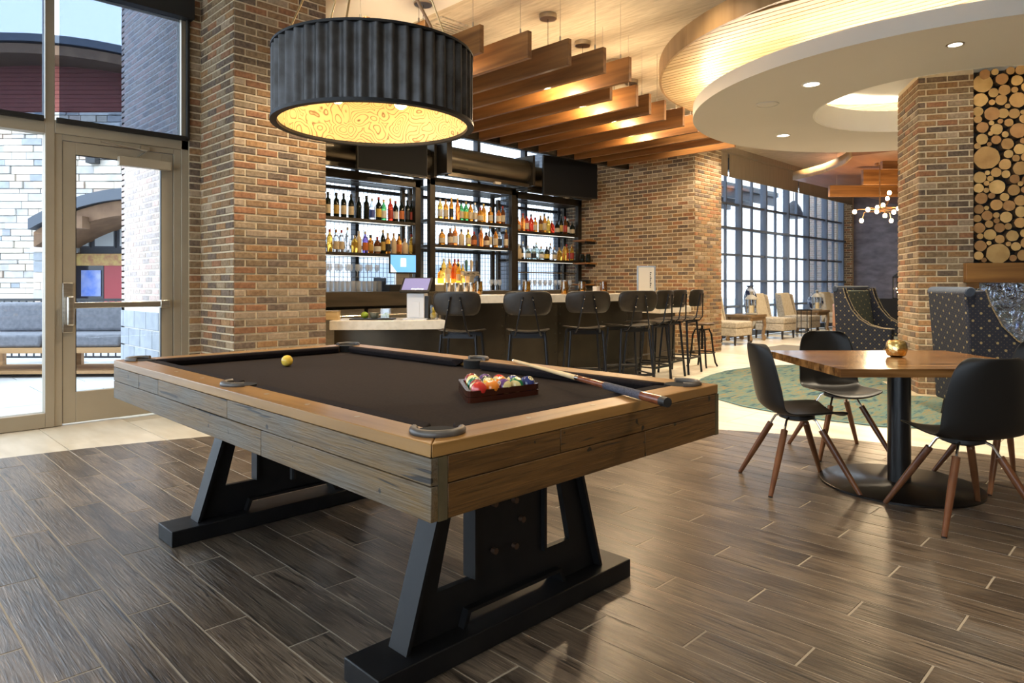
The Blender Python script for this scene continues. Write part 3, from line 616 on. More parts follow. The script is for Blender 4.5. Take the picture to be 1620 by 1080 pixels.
mb = MB(); mb.grid([((LR - 0.03) * math.cos(2 * PI * i / 96), (LR - 0.03) * math.sin(2 * PI * i / 96), z) for z in (LH - 0.01, 0.012) for i in range(96)], 96, 2, True); obj('painted_liner', mb, lm, t)
obj('top_disc', MB().lathe([(0.0001, LH - 0.02), (LR - 0.03, LH - 0.02), (LR - 0.03, LH - 0.012)], 64), WHITE, t)
for k in range(4):
    a = R(20 + 90 * k); x, y = 0.2 * math.cos(a), 0.2 * math.sin(a)
    bb = obj('bulb', MB().ball((x, y, 0.165), 0.036, 16, 1.2), BULB2, t); obj('socket', MB().lathe([(0.016, 0.20), (0.016, LH - 0.02)], 12, (x, y, 0)), BLK, bb)
    lamp('bulb_light', 'POINT', (x, y, 0.10), K_PENDANT, WARM, 0.04, t)
for a in (R(100), R(220), R(340), R(160)):
    obj('suspension_cable', MB().tube([((LR - 0.05) * math.cos(a), (LR - 0.05) * math.sin(a), LH), (0.05 * math.cos(a), 0.05 * math.sin(a), 1.1)], 0.004, 6), mat('brass_cable', (0.5, 0.36, 0.18), rough=0.35, metal=0.9), t)
obj('power_cord', MB().tube([(0.15, -0.2, LH), (0.16, -0.19, LH + 0.12), (0.1, -0.12, LH + 0.3), (0.02, -0.02, 1.0), (0, 0, ZC - LZ)], 0.007, 8), mat('amber_cord', (0.3, 0.15, 0.06), rough=0.5), t)
obj('hub', MB().lathe([(0.06, 1.09), (0.06, 1.12)], 20), BLK, t)

# ================================================================== POOL TABLE
TX0, TX1, TY0, TY1, TZ = 1.0, 2.365, 1.268, 3.80, 0.81
TCX, TCY = (TX0 + TX1) / 2, (TY0 + TY1) / 2; HX, HY = (TX1 - TX0) / 2, (TY1 - TY0) / 2
OLDX = wood('reclaimed_board_warmlit', (0.115, 0.056, 0.013), (0.27, 0.14, 0.035), axis=0, rough=0.45, sc_=16, rnd=0.2, bump=0.3)
OLDY = wood('reclaimed_board_daylit', (0.13, 0.085, 0.035), (0.30, 0.23, 0.13), axis=1, rough=0.5, sc_=13, rnd=0.15, bump=0.4, lo=0.3, hi=0.62)
RAILX = wood('rail_top_short', (0.21, 0.102, 0.024), (0.35, 0.185, 0.055), axis=0, rough=0.32, sc_=16, rnd=0.05)
RAILY = wood('rail_top_long', (0.21, 0.102, 0.024), (0.35, 0.185, 0.055), axis=1, rough=0.32, sc_=16, rnd=0.05)
POSTW = mat('corner_trim', (0.06, 0.045, 0.02), (0.10, 0.075, 0.035), rough=0.6, scale=20)
CLOTH = mat('brown_billiard_cloth', (0.020, 0.0145, 0.0125), (0.027, 0.020, 0.017), rough=0.95, scale=120, spec=0.1)
CUSH = mat('cushion_cloth', (0.016, 0.012, 0.012), (0.022, 0.017, 0.017), rough=0.95, scale=120, spec=0.1)
OLDX = reclaimed('reclaimed_short_warmlit', (0.092, 0.041, 0.009), (0.128, 0.060, 0.014), (0.012, 0.007, 0.004), 0, 0.45, 0.65)  # browner than the long boards: warm light is put into the colour
OLDY = reclaimed('reclaimed_long_daylit', (0.140, 0.080, 0.025), (0.105, 0.083, 0.056), (0.018, 0.013, 0.008), 1, 0.42, 0.58)  # grey weathered patches, plus cool window daylight put into the colour
pt = thing('pool_table', 'rustic reclaimed-wood pool table with dark brown cloth and black steel trestles', 'pool table', (TCX, TCY, 0))
RW = 0.105; ZR = TZ - 0.034
obj('slate_bed', MB().box(-HX + 0.06, HX - 0.06, -HY + 0.06, HY - 0.06, 0.64, 0.772), CLOTH, pt)
obj('cabinet_core', MB().box(-HX + 0.02, HX - 0.02, -HY + 0.02, HY - 0.02, 0.632, 0.765), BLKM, pt)
# rail tops: mitred
for sgn in (-1, 1):
    y0, y1 = sgn * HY, sgn * (HY - RW); x0 = HX; x1 = HX - RW
    p = [(-x0 + .001, y0), (x0 - .001, y0), (x1 - .001, y1), (-x1 + .001, y1)]
    if sgn > 0: p = p[::-1]
    obj('rail', MB().prism(p, ZR, TZ), RAILX, pt, bevel=0.003)
    x0, x1 = sgn * HX, sgn * (HX - RW)
    p = [(x0, -HY + .001), (x0, HY - .001), (x1, HY - RW - .001), (x1, -HY + RW + .001)]
    if sgn < 0: p = p[::-1]
    obj('rail', MB().prism(p, ZR, TZ), RAILY, pt, bevel=0.003)
# aprons of separate boards
def board(x0, x1, y0, y1, z0, z1, m): obj('apron_board', MB().box(x0, x1, y0, y1, z0, z1), m, pt, bevel=0.0015, seg=1)
Zm = 0.708; Zb = 0.622; g = 0.0012
for sgn in (-1, 1):
    xa, xb = (-HX, -HX + 0.022) if sgn < 0 else (HX - 0.022, HX)
    for z0, z1, cuts in ((Zm, ZR, (-HY, -0.10, 0.62 if sgn < 0 else 0.2, 0.88 if sgn < 0 else 0.9, HY)), (Zb, Zm, (-HY, -0.02 - 0.35, HY))):
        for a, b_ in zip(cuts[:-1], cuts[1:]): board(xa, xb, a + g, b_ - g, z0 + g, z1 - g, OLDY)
    ya, yb = (-HY, -HY + 0.02) if sgn < 0 else (HY - 0.02, HY)
    for z0, z1, cuts in ((Zm, ZR, (-HX + 0.05, -0.22, HX - 0.02)), (Zb, Zm, (-HX + 0.05, 0.2, HX - 0.02))):
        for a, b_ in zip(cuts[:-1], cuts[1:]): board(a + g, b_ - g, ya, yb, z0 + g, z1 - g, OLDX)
    obj('corner_trim', MB().box(-HX + 0.022, -HX + 0.049, ya, yb, Zb, ZR - 0.001), POSTW, pt); obj('corner_trim', MB().box(HX - 0.0215, HX + 0.003, ya, yb, Zb, ZR - 0.001), POSTW, pt)
# cushions between pockets
def cushion(p0, p1, inn):
    p0 = Vector(p0); p1 = Vector(p1); inn = Vector(inn); d = (p1 - p0).normalized(); vs = []
    for p, s in ((p0, 1), (p1, -1)):
        for off, z in ((0, TZ - 0.012), (0, TZ), (0.045, TZ + 0.002), (0.052, TZ - 0.01), (0.035, TZ - 0.036)):
            q = p + inn * off + d * s * off * 0.75; vs.append((q.x, q.y, z))
    fs = [(i, (i + 1) % 5, 5 + (i + 1) % 5, 5 + i) for i in range(5)] + [(4, 3, 2, 1, 0), (5, 6, 7, 8, 9)]
    obj('cushion', MB().add(vs, fs), CUSH, pt, bevel=0.004)
ix, iy = HX - RW, HY - RW; pk = 0.055
for s in (-1, 1):
    cushion((s * ix, -iy + pk, 0), (s * ix, -0.065, 0), (-s, 0, 0)); cushion((s * ix, 0.065, 0), (s * ix, iy - pk, 0), (-s, 0, 0))
    cushion((-ix + pk, s * iy, 0), (ix - pk, s * iy, 0), (0, -s, 0))
LEATH = mat('pocket_leather', (0.05, 0.042, 0.036), (0.11, 0.095, 0.08), rough=0.35, scale=15)
PBLK = mat('pocket_black', (0.004, 0.004, 0.004), rough=0.9)
for cx, cy, dirn in [(-ix, -iy, 225), (ix, -iy, 315), (-ix, iy, 135), (ix, iy, 45), (-ix - 0.005, 0, 180), (ix + 0.005, 0, 0)]:
    side = dirn in (0, 180); span = 88 if side else 100; rr = 0.062 if not side else 0.058
    ox, oy = cx + 0.012 * math.cos(R(dirn)), cy + 0.012 * math.sin(R(dirn))
    arc = [(ox + rr * math.cos(R(dirn + a)), oy + rr * math.sin(R(dirn + a)), TZ + 0.006) for a in range(-span, span + 1, 10)]
    p = obj('pocket_rim', MB().tube(arc, 0.011, 10), LEATH, pt); obj('pocket_hole', MB().lathe([(0.0001, TZ + 0.0012), (rr - 0.004, TZ + 0.0012), (rr - 0.004, TZ - 0.045)], 28, (ox - 0.008 * math.cos(R(dirn)), oy - 0.008 * math.sin(R(dirn)), 0)), PBLK, p)
SIGHT = mat('sight_pearl', (0.35, 0.28, 0.2), rough=0.3)
sm = MB().lathe([(0.0001, 0.0012), (0.008, 0.0012), (0.009, 0)], 14); sme = bpy.data.meshes.new('sight'); sme.from_pydata(sm.v, [], sm.f); sme.materials.append(SIGHT)
for s in (-1, 1):
    for k in (-3, -2, -1, 1, 2, 3): inst('sight', sme, pt, (s * (HX - 0.06), k * iy * 2 / 8 * 0.98, TZ))
    for k in (-1, 0, 1): inst('sight', sme, pt, (k * ix * 2 / 4, s * (HY - 0.06), TZ))
# trestles
for yc, s in ((1.705 - TCY, 1), (3.33 - TCY, -1)):
    o_ = 1.69 - TCX
    tr = obj('trestle_foot', MB().box(o_ - 0.605, o_ + 0.605, yc - 0.09, yc + 0.09, 0.004, 0.075), BLK, pt, bevel=0.004)
    X = lambda v: v - 1.69 + o_
    fr = MB()
    for pl in ([(1.228, .075), (1.40, .63), (1.465, .63), (1.357, .212)], [(1.228, .075), (1.357, .212), (1.506, .212), (1.469, .125), (1.445, .075)], [(1.40, .63), (1.40, .60), (1.98, .60), (1.98, .63)],
               [(1.469, .125), (1.506, .212), (1.525, .60), (1.842, .60), (1.862, .212), (1.92, .125)],
               [(1.92, .125), (1.862, .212), (2.005, .212), (2.152, .075), (1.952, .075)], [(2.005, .212), (1.905, .63), (1.985, .63), (2.152, .075)]):
        fr.prismxz([(X(a), b_) for a, b_ in pl], yc - 0.012, yc + 0.012)
    obj('trestle_frame', fr, BLK, tr, smooth=False)
    fl = MB()
    for (a0, z0), (a1, z1), dx in (((1.228, .075), (1.40, .63), 0.014), ((2.152, .075), (1.985, .63), -0.014)):
        fl.prismxz([(X(a0 - dx), z0), (X(a1 - dx), z1), (X(a1), z1), (X(a0), z0)], yc - 0.045, yc + 0.045)
    for a, z0_, z1_ in ((1.51, .212, .6), (1.85, .212, .6)): fl.box(X(a) - .006, X(a) + .006, yc - 0.03, yc + 0.03, z0_, z1_)
    fl.prismxz([(X(1.445), .075), (X(1.46), .075), (X(1.478), .118), (X(1.914), .118), (X(1.937), .075), (X(1.952), .075), (X(1.924), .13), (X(1.466), .13)], yc - 0.04, yc + 0.04)
    obj('flange', fl, BLK, tr, smooth=False)
    for a, z in ((1.60, .44), (1.70, .43), (1.735, .355), (1.60, .28), (1.70, .27)): obj('bolt', MB().tube([(X(a), yc - 0.011 * s, z), (X(a), yc - 0.03 * s, z)], 0.011, 8), mat('rusty_bolt', (0.12, 0.07, 0.045), rough=0.5, metal=0.7) if 'rb' not in globals() else rb, tr)
    if 'rb' not in globals(): rb = bpy.data.materials['rusty_bolt']
obj('stretcher', MB().box(1.69 - TCX - 0.05, 1.69 - TCX + 0.05, 1.72 - TCY, 3.31 - TCY, 0.36, 0.45), BLK, pt, bevel=0.003)
obj('leveller', MB().box(1.60 - TCX, 1.66 - TCX, 3.20 - TCY, 3.25 - TCY, 0.30, 0.44).tube([(1.63 - TCX, 3.17 - TCY, 0.22), (1.63 - TCX, 3.17 - TCY, 0.34)], 0.015), BLK, pt)

# cue ball (yellow), rack of balls, cue
ZCL = 0.772; BRAD = 0.0286
def ballmat(name, c, stripe, num=True):
    m = bpy.data.materials.new(name); m.use_nodes = True; N, L = mnode(m); b = N['Principled BSDF']; b.inputs['Roughness'].default_value = 0.06; b.inputs['Coat Weight'].default_value = 0.5
    tc = N.new('ShaderNodeTexCoord'); sp = N.new('ShaderNodeSeparateXYZ'); L.new(tc.outputs['Object'], sp.inputs[0])
    def mth(op, a, v):
        n = N.new('ShaderNodeMath'); n.operation = op
        if hasattr(a, 'is_output'): L.new(a, n.inputs[0])
        else: n.inputs[0].default_value = a
        if hasattr(v, 'is_output'): L.new(v, n.inputs[1])
        else: n.inputs[1].default_value = v
        return n.outputs[0]
    def mix(f, a, c2):
        n = N.new('ShaderNodeMix'); n.data_type = 'RGBA'; L.new(f, n.inputs[0])
        for i, v in ((6, a), (7, c2)):
            if hasattr(v, 'is_output'): L.new(v, n.inputs[i])
            else: n.inputs[i].default_value = (*v, 1)
        return n.outputs[2]
    ivory = (0.72, 0.60, 0.26)
    ax = mth('ABSOLUTE', sp.outputs['Y'], 0)
    base = mix(mth('GREATER_THAN', ax, BRAD * (0.52 if stripe else 2)), c, ivory)
    b.inputs['Base Color'].default_value = (*c, 1); L.new(base, b.inputs['Base Color']); return m
tagm = mat('ball_number_disc', (0.75, 0.66, 0.4), rough=0.1); inkm = mat('ball_ink', (0.01, 0.01, 0.012), rough=0.2)
cue_ball = obj('billiard_ball', MB().ball((0, 0, 0), BRAD, 24), mat('yellow_ivory', (0.80, 0.55, 0.08), rough=0.08), loc=(1.633, 3.238, ZCL + BRAD))
tag(cue_ball, 'lone glossy yellow ball near the far side of the pool table', 'billiard ball')
BC = [((0.75, 0.45, 0.02), 'yellow', 0), ((0.02, 0.035, 0.16), 'blue', 0), ((0.55, 0.03, 0.02), 'red', 0), ((0.08, 0.02, 0.14), 'purple', 0), ((0.75, 0.22, 0.02), 'orange', 0), ((0.01, 0.14, 0.06), 'green', 0), ((0.22, 0.02, 0.015), 'maroon', 0), ((0.008, 0.008, 0.01), 'black', 0),
      ((0.75, 0.45, 0.02), 'yellow', 1), ((0.02, 0.04, 0.2), 'blue', 1), ((0.55, 0.03, 0.02), 'red', 1), ((0.09, 0.02, 0.15), 'purple', 1), ((0.75, 0.22, 0.02), 'orange', 1), ((0.01, 0.16, 0.06), 'green', 1), ((0.24, 0.02, 0.015), 'maroon', 1)]
# tray axes: five balls along the left edge, one at the right corner
T0 = Vector((1.515, 1.69, 0)); TE = Vector((1.82, 2.125, 0)); TRt = Vector((1.845, 1.655, 0))
ed = (TE - T0).normalized(); er = Vector((ed.y, -ed.x, 0)); er = er if (TRt - T0).dot(er) > 0 else -er
tri_h = 0.285; tri_e = 0.33; ctr = T0 + ed * (TE - T0).length / 2
tw = lambda a, b_, z=0: (ctr.x + ed.x * a + er.x * b_, ctr.y + ed.y * a + er.y * b_, z)
CHER = wood('cherry_tray', (0.03, 0.007, 0.004), (0.065, 0.018, 0.009), axis=0, rough=0.18, sc_=10)
def rtri(inset):
    out = []; h0 = -0.012 + inset; E = tri_e / 2 - inset * 1.6; T = tri_h - inset * 1.9
    A, B, C = Vector((-E, h0, 0)), Vector((E, h0, 0)), Vector((0, T, 0))
    for P, Q, S_ in ((A, C, B), (B, A, C), (C, B, A)):
        d1 = (Q - P).normalized(); d2 = (S_ - P).normalized()
        for k in range(6):
            f = k / 5; q = P + d1 * 0.045 * (1 - f) ** 2 + d2 * 0.045 * f ** 2; out.append(tw(q.x, q.y)[:2])
    return out
ty = thing('ball_tray', 'polished cherry-wood triangular tray holding the racked balls on the pool table', 'ball tray', (0, 0, ZCL))
OUT, INN = rtri(-0.004), rtri(0.012)
obj('tray_floor', MB().prism(rtri(0.002), 0.0, 0.012), CHER, ty)
for z0, z1, nm in ((0.0, 0.019, 'lower_rail'), (0.021, 0.042, 'upper_rail')):
    n = len(OUT); mb = MB(); vs = [(*p, z) for z in (z0, z1) for p in OUT] + [(*p, z) for z in (z0, z1) for p in INN]; fs = []
    for i in range(n):
        j = (i + 1) % n; fs += [(i, j, n + j, n + i), (2 * n + j, 2 * n + i, 3 * n + i, 3 * n + j), (n + i, n + j, 3 * n + j, 3 * n + i), (j, i, 2 * n + i, 2 * n + j)]
    mb.add(vs, fs); obj(nm, mb, CHER, ty, ang=30)
order = [6, 8, 5, 14, 2, 11, 7, 3, 0, 10, 12, 4, 9, 13, 1]; order = [6, 8, 5, 14, 2, 3, 7, 0, 4, 10, 12, 11, 9, 13, 1]
LBL = {0: 'solid', 1: 'striped'}; k = 0; sp_ = BRAD * 2.0
names_seen = {}
for col_ in range(5):
    for row in range(5 - col_):
        ci = order[k]; c, nm, st_ = BC[ci]; k += 1
        a = ((5 - col_ - 1) / 2 - row) * sp_; b_ = 0.033 + col_ * sp_ * 0.866
        o = obj('billiard_ball', MB().ball((0, 0, 0), BRAD, 20), ballmat('ball_%s_%d' % (nm, st_), c, st_), loc=tw(a, b_, ZCL + 0.013 + BRAD))
        yaw = random.uniform(-1.2, 1.2) - 2.0; rx = random.uniform(-0.5, 0.5); o.rotation_euler = (rx, random.uniform(-.5, .5), yaw)
        tag(o, '%s %s billiard ball in the triangular tray' % (nm, LBL[st_]), 'billiard ball', 'balls in the cherry tray')
        q = MB(); v = Vector((0.7, random.uniform(-.25, .25), 0.7)).normalized(); bs = v.orthogonal().normalized(); b2 = v.cross(bs); n = 14; r_ = 0.011
        vs = [v * (BRAD + 0.0003)] + [(v * math.sqrt(BRAD ** 2 - r_ ** 2) + (bs * math.cos(2 * PI * i / n) + b2 * math.sin(2 * PI * i / n)) * r_) * 1.01 for i in range(n)]
        q.add(vs, [(0, 1 + i, 1 + (i + 1) % n) for i in range(n)]); dd = obj('number_disc', q, tagm, o)
        to = text_mesh('number', str(ci + 1), 0.014, inkm, dd)
        to.matrix_local = Matrix.Translation(v * (BRAD + 0.0009)) @ v.to_track_quat('Z', 'Y').to_matrix().to_4x4()
cu = thing('pool_cue', 'pool cue laid across the corner of the pool table, pale shaft and dark wrapped butt', 'pool cue', (0, 0, 0))
c0 = Vector((2.306, 2.30, TZ + 0.014)); c1 = Vector((1.79, 1.125, TZ + 0.019))
c0 = Vector((2.315, 2.305, TZ + 0.012)); cdv = (c1 - c0).normalized(); CL_ = (c1 - c0).length
def seg(a, b_, r0, r1): return MB().tube([c0 + cdv * CL_ * a, c0 + cdv * CL_ * b_], r0, 14, True, r1)
obj('tip', seg(-0.004, 0.008, 0.006, 0.0065), mat('white_ferrule', (0.8, 0.78, 0.72)), cu)
obj('shaft', seg(0.008, 0.52, 0.0065, 0.0105), mat('maple_shaft', (0.62, 0.44, 0.22), (0.7, 0.52, 0.29), rough=0.25, scale=8), cu)
obj('joint', seg(0.52, 0.545, 0.0108, 0.0112), CHROME, cu)
obj('forearm', seg(0.545, 0.70, 0.0113, 0.013), mat('rosewood', (0.12, 0.03, 0.012), (0.22, 0.07, 0.03), rough=0.12, scale=14), cu)
obj('wrap', seg(0.70, 0.89, 0.0134, 0.0148), mat('speckled_wrap', (0.012, 0.013, 0.02), (0.09, 0.09, 0.12), rough=0.8, scale=420), cu)
obj('butt_sleeve', seg(0.89, 0.975, 0.0147, 0.0155), bpy.data.materials['rosewood'], cu)
obj('bumper', seg(0.975, 1.0, 0.0158, 0.015), BLKM, cu)

# ================================================================== DINING SET
def fwd(r, d, z=0): x, y = xy(r, d); return (x, y, z)
TABW = wood('table_stave', (0.115, 0.048, 0.014), (0.33, 0.165, 0.055), axis=0, rough=0.2, sc_=20, rnd=0.42)
dt = thing('dining_table', 'square butcher-block dining table on a black pedestal', 'dining table', fwd(2.285, 4.03), R(-45))
for i in range(16):   # staves run along local x (image right), stacked in depth
    w_ = 1.0 / 16; obj('stave', MB().box(-0.585, 0.585, -0.5 + i * w_ + .0004, -0.5 + (i + 1) * w_ - .0004, 0.705, 0.748), TABW, dt)
TBLK = mat('satin_black', (0.010, 0.009, 0.009), rough=0.28)
obj('column', MB().lathe([(0.062, 0.02), (0.062, 0.70)], 32), TBLK, dt); obj('top_plate', MB().box(-0.22, 0.22, -0.22, 0.22, 0.695, 0.705), TBLK, dt)
obj('base_disc', MB().lathe([(0.43, 0.0), (0.43, 0.014), (0.425, 0.018), (0.08, 0.022), (0.064, 0.03)], 64), mat('base_black', (0.012, 0.010, 0.009), rough=0.3, metal=0.4), dt)
MERC = mat('mercury_glass', (0.75, 0.48, 0.14), (0.9, 0.72, 0.36), rough=0.1, metal=1, scale=60, bump=0.4)
vt = thing('votive_holder', 'small round gold mercury-glass votive on the dining table', 'candle holder', fwd(2.325, 4.13, 0.7485))
obj('bowl', MB().lathe([(0.03, 0), (0.05, 0.01), (0.062, 0.045), (0.055, 0.085), (0.042, 0.1), (0.038, 0.1), (0.05, 0.085), (0.056, 0.045), (0.045, 0.014), (0.0001, 0.008)], 28), MERC, vt)
obj('candle', MB().lathe([(0.02, 0.01), (0.02, 0.04)], 14), CANDLE, vt)
SHELL = mat('black_shell', (0.010, 0.009, 0.008), rough=0.42, spec=0.35)
LEGW = wood('walnut_leg', (0.095, 0.032, 0.012), (0.19, 0.075, 0.028), axis=2, rough=0.3, sc_=10)
def shell_mesh():
    # profile in (y forward, z): front lip of the seat round to the top of the back; seat width per station
    prof = [(0.235, 0.425, 0.19), (0.20, 0.438, 0.205), (0.12, 0.437, 0.215), (0.02, 0.428, 0.22), (-0.08, 0.424, 0.22), (-0.15, 0.437, 0.217), (-0.195, 0.475, 0.214), (-0.215, 0.54, 0.212), (-0.232, 0.62, 0.208), (-0.25, 0.70, 0.20), (-0.265, 0.775, 0.185), (-0.275, 0.825, 0.155), (-0.278, 0.842, 0.11)]
    nu = 13; pts = []
    for j, (y, z, hw) in enumerate(prof):
        for i in range(nu):
            s = -1 + 2 * i / (nu - 1); back = min(max((j - 4) / 3, 0), 1); lift = abs(s) ** 2.4
            yy = y + (0.055 * lift * back if j > 4 else -0.02 * lift * (1 if j == 0 else 0)); zz = z + lift * 0.03 * (1 - back) - (0.012 * (1 - abs(s)) if j == 0 else 0)
            pts.append((s * hw, yy, zz))
    return MB().grid(pts, nu, len(prof))
def make_chair(label, loc, rz):
    t = thing('dining_chair', label, 'chair', loc, rz, 'shell chairs round the dining table')
    obj('seat_shell', shell_mesh(), SHELL, t, solid=0.012, sub=2)
    obj('hub', MB().lathe([(0.06, 0.385), (0.10, 0.40), (0.10, 0.418)], 20), BLKM, t)
    for sx in (-1, 1):
        for sy in (-1, 1):
            a = Vector((sx * 0.085, sy * 0.085 - 0.01, 0.395)); e = Vector((sx * 0.252, sy * 0.252, 0.006)); m_ = a + (e - a) * 0.13
            lg = obj('leg', MB().tube([m_, a + (e - a) * 0.5, e], [0.019, 0.0185, 0.0125], 12), LEGW, t); obj('foot_cap', MB().tube([e - (e - a).normalized() * 0.001, e + Vector((0, 0, -0.005))], 0.0125, 10), BLKM, lg)
            obj('steel_rod', MB().tube([a + Vector((-sx * .02, -sy * .02, 0.012)), a, a + (e - a) * 0.2], 0.007, 8), CHROME, t)
    return t
ch = make_chair('black shell chair at the left side of the dining table, seen in profile', fwd(1.69, 4.05), R(-135))
for lab, (r_, d_), rz in (('black shell chair behind the dining table, facing the viewer', (2.31, 4.82), R(135)), ('black shell chair nearest the viewer with its back turned', (2.27, 3.44), R(-45)), ('black shell chair at the right edge, mostly hidden behind the nearest chair', (2.93, 4.08), R(45))):
    c = copy_tree(ch); c.location = fwd(r_, d_); c.rotation_euler = (0, 0, rz); c['label'] = lab

# ================================================================== BAR
BCX, BCY, BR = 6.88, 9.58, 4.65
def arc_pts(x0, x1, r, n=24):
    a0 = math.acos(max(-1, min(1, (x0 - BCX) / BR))); a1 = math.acos((x1 - BCX) / BR)
    return [(BCX + r * math.cos(-(a0 + (a1 - a0) * i / n)), BCY + r * math.sin(-(a0 + (a1 - a0) * i / n))) for i in range(n + 1)]
def arc_slab(x0, x1, r_out, r_in, z0, z1, n=24):
    return MB().prism(arc_pts(x0, x1, r_out, n) + arc_pts(x0, x1, r_in, n)[::-1], z0, z1)
XJ = 4.58; XE = 7.78
DIE = mat('dark_steel_panel', (0.030, 0.025, 0.019), (0.085, 0.07, 0.05), rough=0.36, metal=0.75, scale=1.6, detail=8, rvar=0.12)
bar = thing('bar_counter', 'curved raised bar with a thick pale stone top and riveted dark steel front', 'bar counter', (0, 0, 0))
obj('stone_top', arc_slab(XJ + 0.02, XE, BR, BR - 0.52, 0.985, 1.072), STONEW, bar, bevel=0.004)
obj('support_core', arc_slab(XJ, XE - 0.05, BR - 0.24, BR - 0.40, 0.0, 0.985), BLKM, bar)
cuts = [XJ, 5.25, 5.95, 6.68, 7.3, XE - 0.04]
rv = MB().ball((0, 0, 0), 0.009, 8); rvm = bpy.data.meshes.new('rivet'); rvm.from_pydata(rv.v, [], rv.f); rvm.materials.append(DARKM)
for a, b_ in zip(cuts[:-1], cuts[1:]):
    p = obj('front_panel', arc_slab(a + 0.002, b_ - 0.002, BR - 0.225, BR - 0.24, 0.09, 0.970, 8), DIE, bar)
    for xx in (a + 0.035, b_ - 0.035):
        q = arc_pts(xx, xx + 0.001, BR - 0.224, 1)[0]
        for z in (0.18, 0.29, 0.40, 0.51, 0.62, 0.73, 0.84, 0.93): inst('rivet', rvm, p, (q[0], q[1], z))
obj('kick_plate', arc_slab(XJ, XE - 0.05, BR - 0.28, BR - 0.3, 0.0, 0.09), BLKM, bar)
obj('foot_rail', MB().tube([(x, y, 0.17) for x, y in arc_pts(XJ + .1, XE - 0.1, BR - 0.06, 30)], 0.022, 10), BLK, bar)
for xx in (5.2, 6.2, 7.2):
    a = arc_pts(xx, xx + .001, BR - 0.06, 1)[0]; b_ = arc_pts(xx, xx + .001, BR - 0.23, 1)[0]; obj('rail_bracket', MB().tube([(*b_, 0.2), (*a, 0.17)], 0.018, 8), BLK, bar)
lb = thing('lower_bar_counter', 'low end of the bar with a pale stone slab beside the brick pillar', 'bar counter', (0, 0, 0))
LZT = 0.813
obj('stone_top', arc_slab(3.62, XJ - 0.02, BR, BR - 0.62, LZT - 0.095, LZT, 12), STONEW, lb, bevel=0.004)
obj('front_panel', arc_slab(3.62, XJ, BR - 0.2, BR - 0.23, 0.0, LZT - 0.095, 10), DIE, lb); obj('end_panel', arc_slab(XJ - 0.03, XJ - 0.002, BR - 0.2, BR - 0.6, 0.0, LZT - 0.095, 2), BLKM, lb)
rb_ = thing('service_counter', 'small low stone-topped counter past the end of the bar', 'bar counter', (8.43, 5.42, 0))
obj('stone_top', MB().box(0, 0.85, 0, 0.6, 0.77, 0.864), STONEW, rb_, bevel=0.004); obj('base', MB().box(0.05, 0.8, 0.25, 0.58, 0, 0.77), DIE, rb_)

# stools
STL = mat('stool_steel', (0.016, 0.016, 0.018), rough=0.3, metal=0.5); SEATW = mat('dark_stained_ply', (0.020, 0.015, 0.010), (0.034, 0.025, 0.016), rough=0.35, scale=14, st=(1, .1, 1))
def make_stool(label):
    t = thing('bar_stool', label, 'bar stool', group='bar stools with backs along the bar')
    nu, nv = 9, 7; pts = []
    for j in range(nv):
        y = 0.21 - 0.42 * j / (nv - 1); hw = 0.215 if j < 5 else 0.20
        for i in range(nu):
            s = -1 + 2 * i / (nu - 1); pts.append((s * hw, y, 0.725 + 0.022 * s * s + (0.012 if j == 0 else 0) * -1 + 0.012 * (j / (nv - 1))))
    obj('seat', MB().grid(pts, nu, nv), SEATW, t, solid=0.014, sub=1)
    pts = []
    for j, z in enumerate((0.895, 0.915, 0.98, 1.05, 1.105, 1.122)):
        hw = (0.165, 0.208, 0.234, 0.236, 0.218, 0.175)[j]
        for i in range(nu):
            s = -1 + 2 * i / (nu - 1); pts.append((s * hw, -0.285 + 0.05 * s * s - (z - 0.9) * 0.12 + 0.02, z))
    obj('backrest', MB().grid(pts, nu, 6), SEATW, t, solid=0.013, sub=1)
    for sx in (-1, 1):
        obj('back_upright', MB().tube([(sx * 0.13, -0.12, 0.70), (sx * 0.125, -0.225, 0.705), (sx * 0.105, -0.275, 0.76), (sx * 0.075, -0.29, 0.92), (sx * 0.045, -0.31, 1.07)], 0.0085, 8), STL, t)
        obj('rear_leg', MB().tube([(sx * 0.165, -0.165, 0.71), (sx * 0.215, -0.215, 0.0)], 0.0145, 10), STL, t)
        obj('front_leg', MB().tube([(sx * 0.165, 0.165, 0.71), (sx * 0.215, 0.215, 0.0)], 0.0145, 10), STL, t)
        obj('side_stretcher', MB().tube([(sx * 0.2, -0.2, 0.215), (sx * 0.2, 0.2, 0.215)], 0.009, 8), STL, t)
    obj('front_stretcher', MB().tube([(-0.195, 0.196, 0.28), (0.195, 0.196, 0.28)], 0.009, 8), STL, t); obj('rear_stretcher', MB().box(-0.2, 0.2, -0.21, -0.19, 0.20, 0.225), STL, t)
    obj('apron', MB().box(-0.16, 0.16, -0.17, -0.155, 0.675, 0.715), STL, t); obj('apron', MB().box(-0.16, 0.16, 0.155, 0.17, 0.675, 0.715), STL, t)
    for sx in (-1, 1):
        for z in (0.95, 1.04): obj('screw', MB().ball((sx * (0.075 - (z - .92) * .2), -0.312 - (z - 0.95) * .13, z), 0.006, 8), CHROME, t)
    return t
ST = [((4.17, 4.90), 37, 'first dark bar stool from the left, at the low counter end'), ((4.66, 4.45), 43, 'second bar stool from the left'), ((5.46, 4.37), 48, 'third bar stool from the left, turned slightly'), ((6.12, 4.22), 62, 'fourth bar stool from the left, angled to the bar'),
      ((6.98, 4.45), 95, 'fifth bar stool from the left, seen from the side'), ((7.62, 4.64), 97, 'sixth bar stool from the left, seen from the side'), ((8.18, 4.72), 97, 'rightmost bar stool with a back, nearest the brick corner')]
proto = make_stool('')
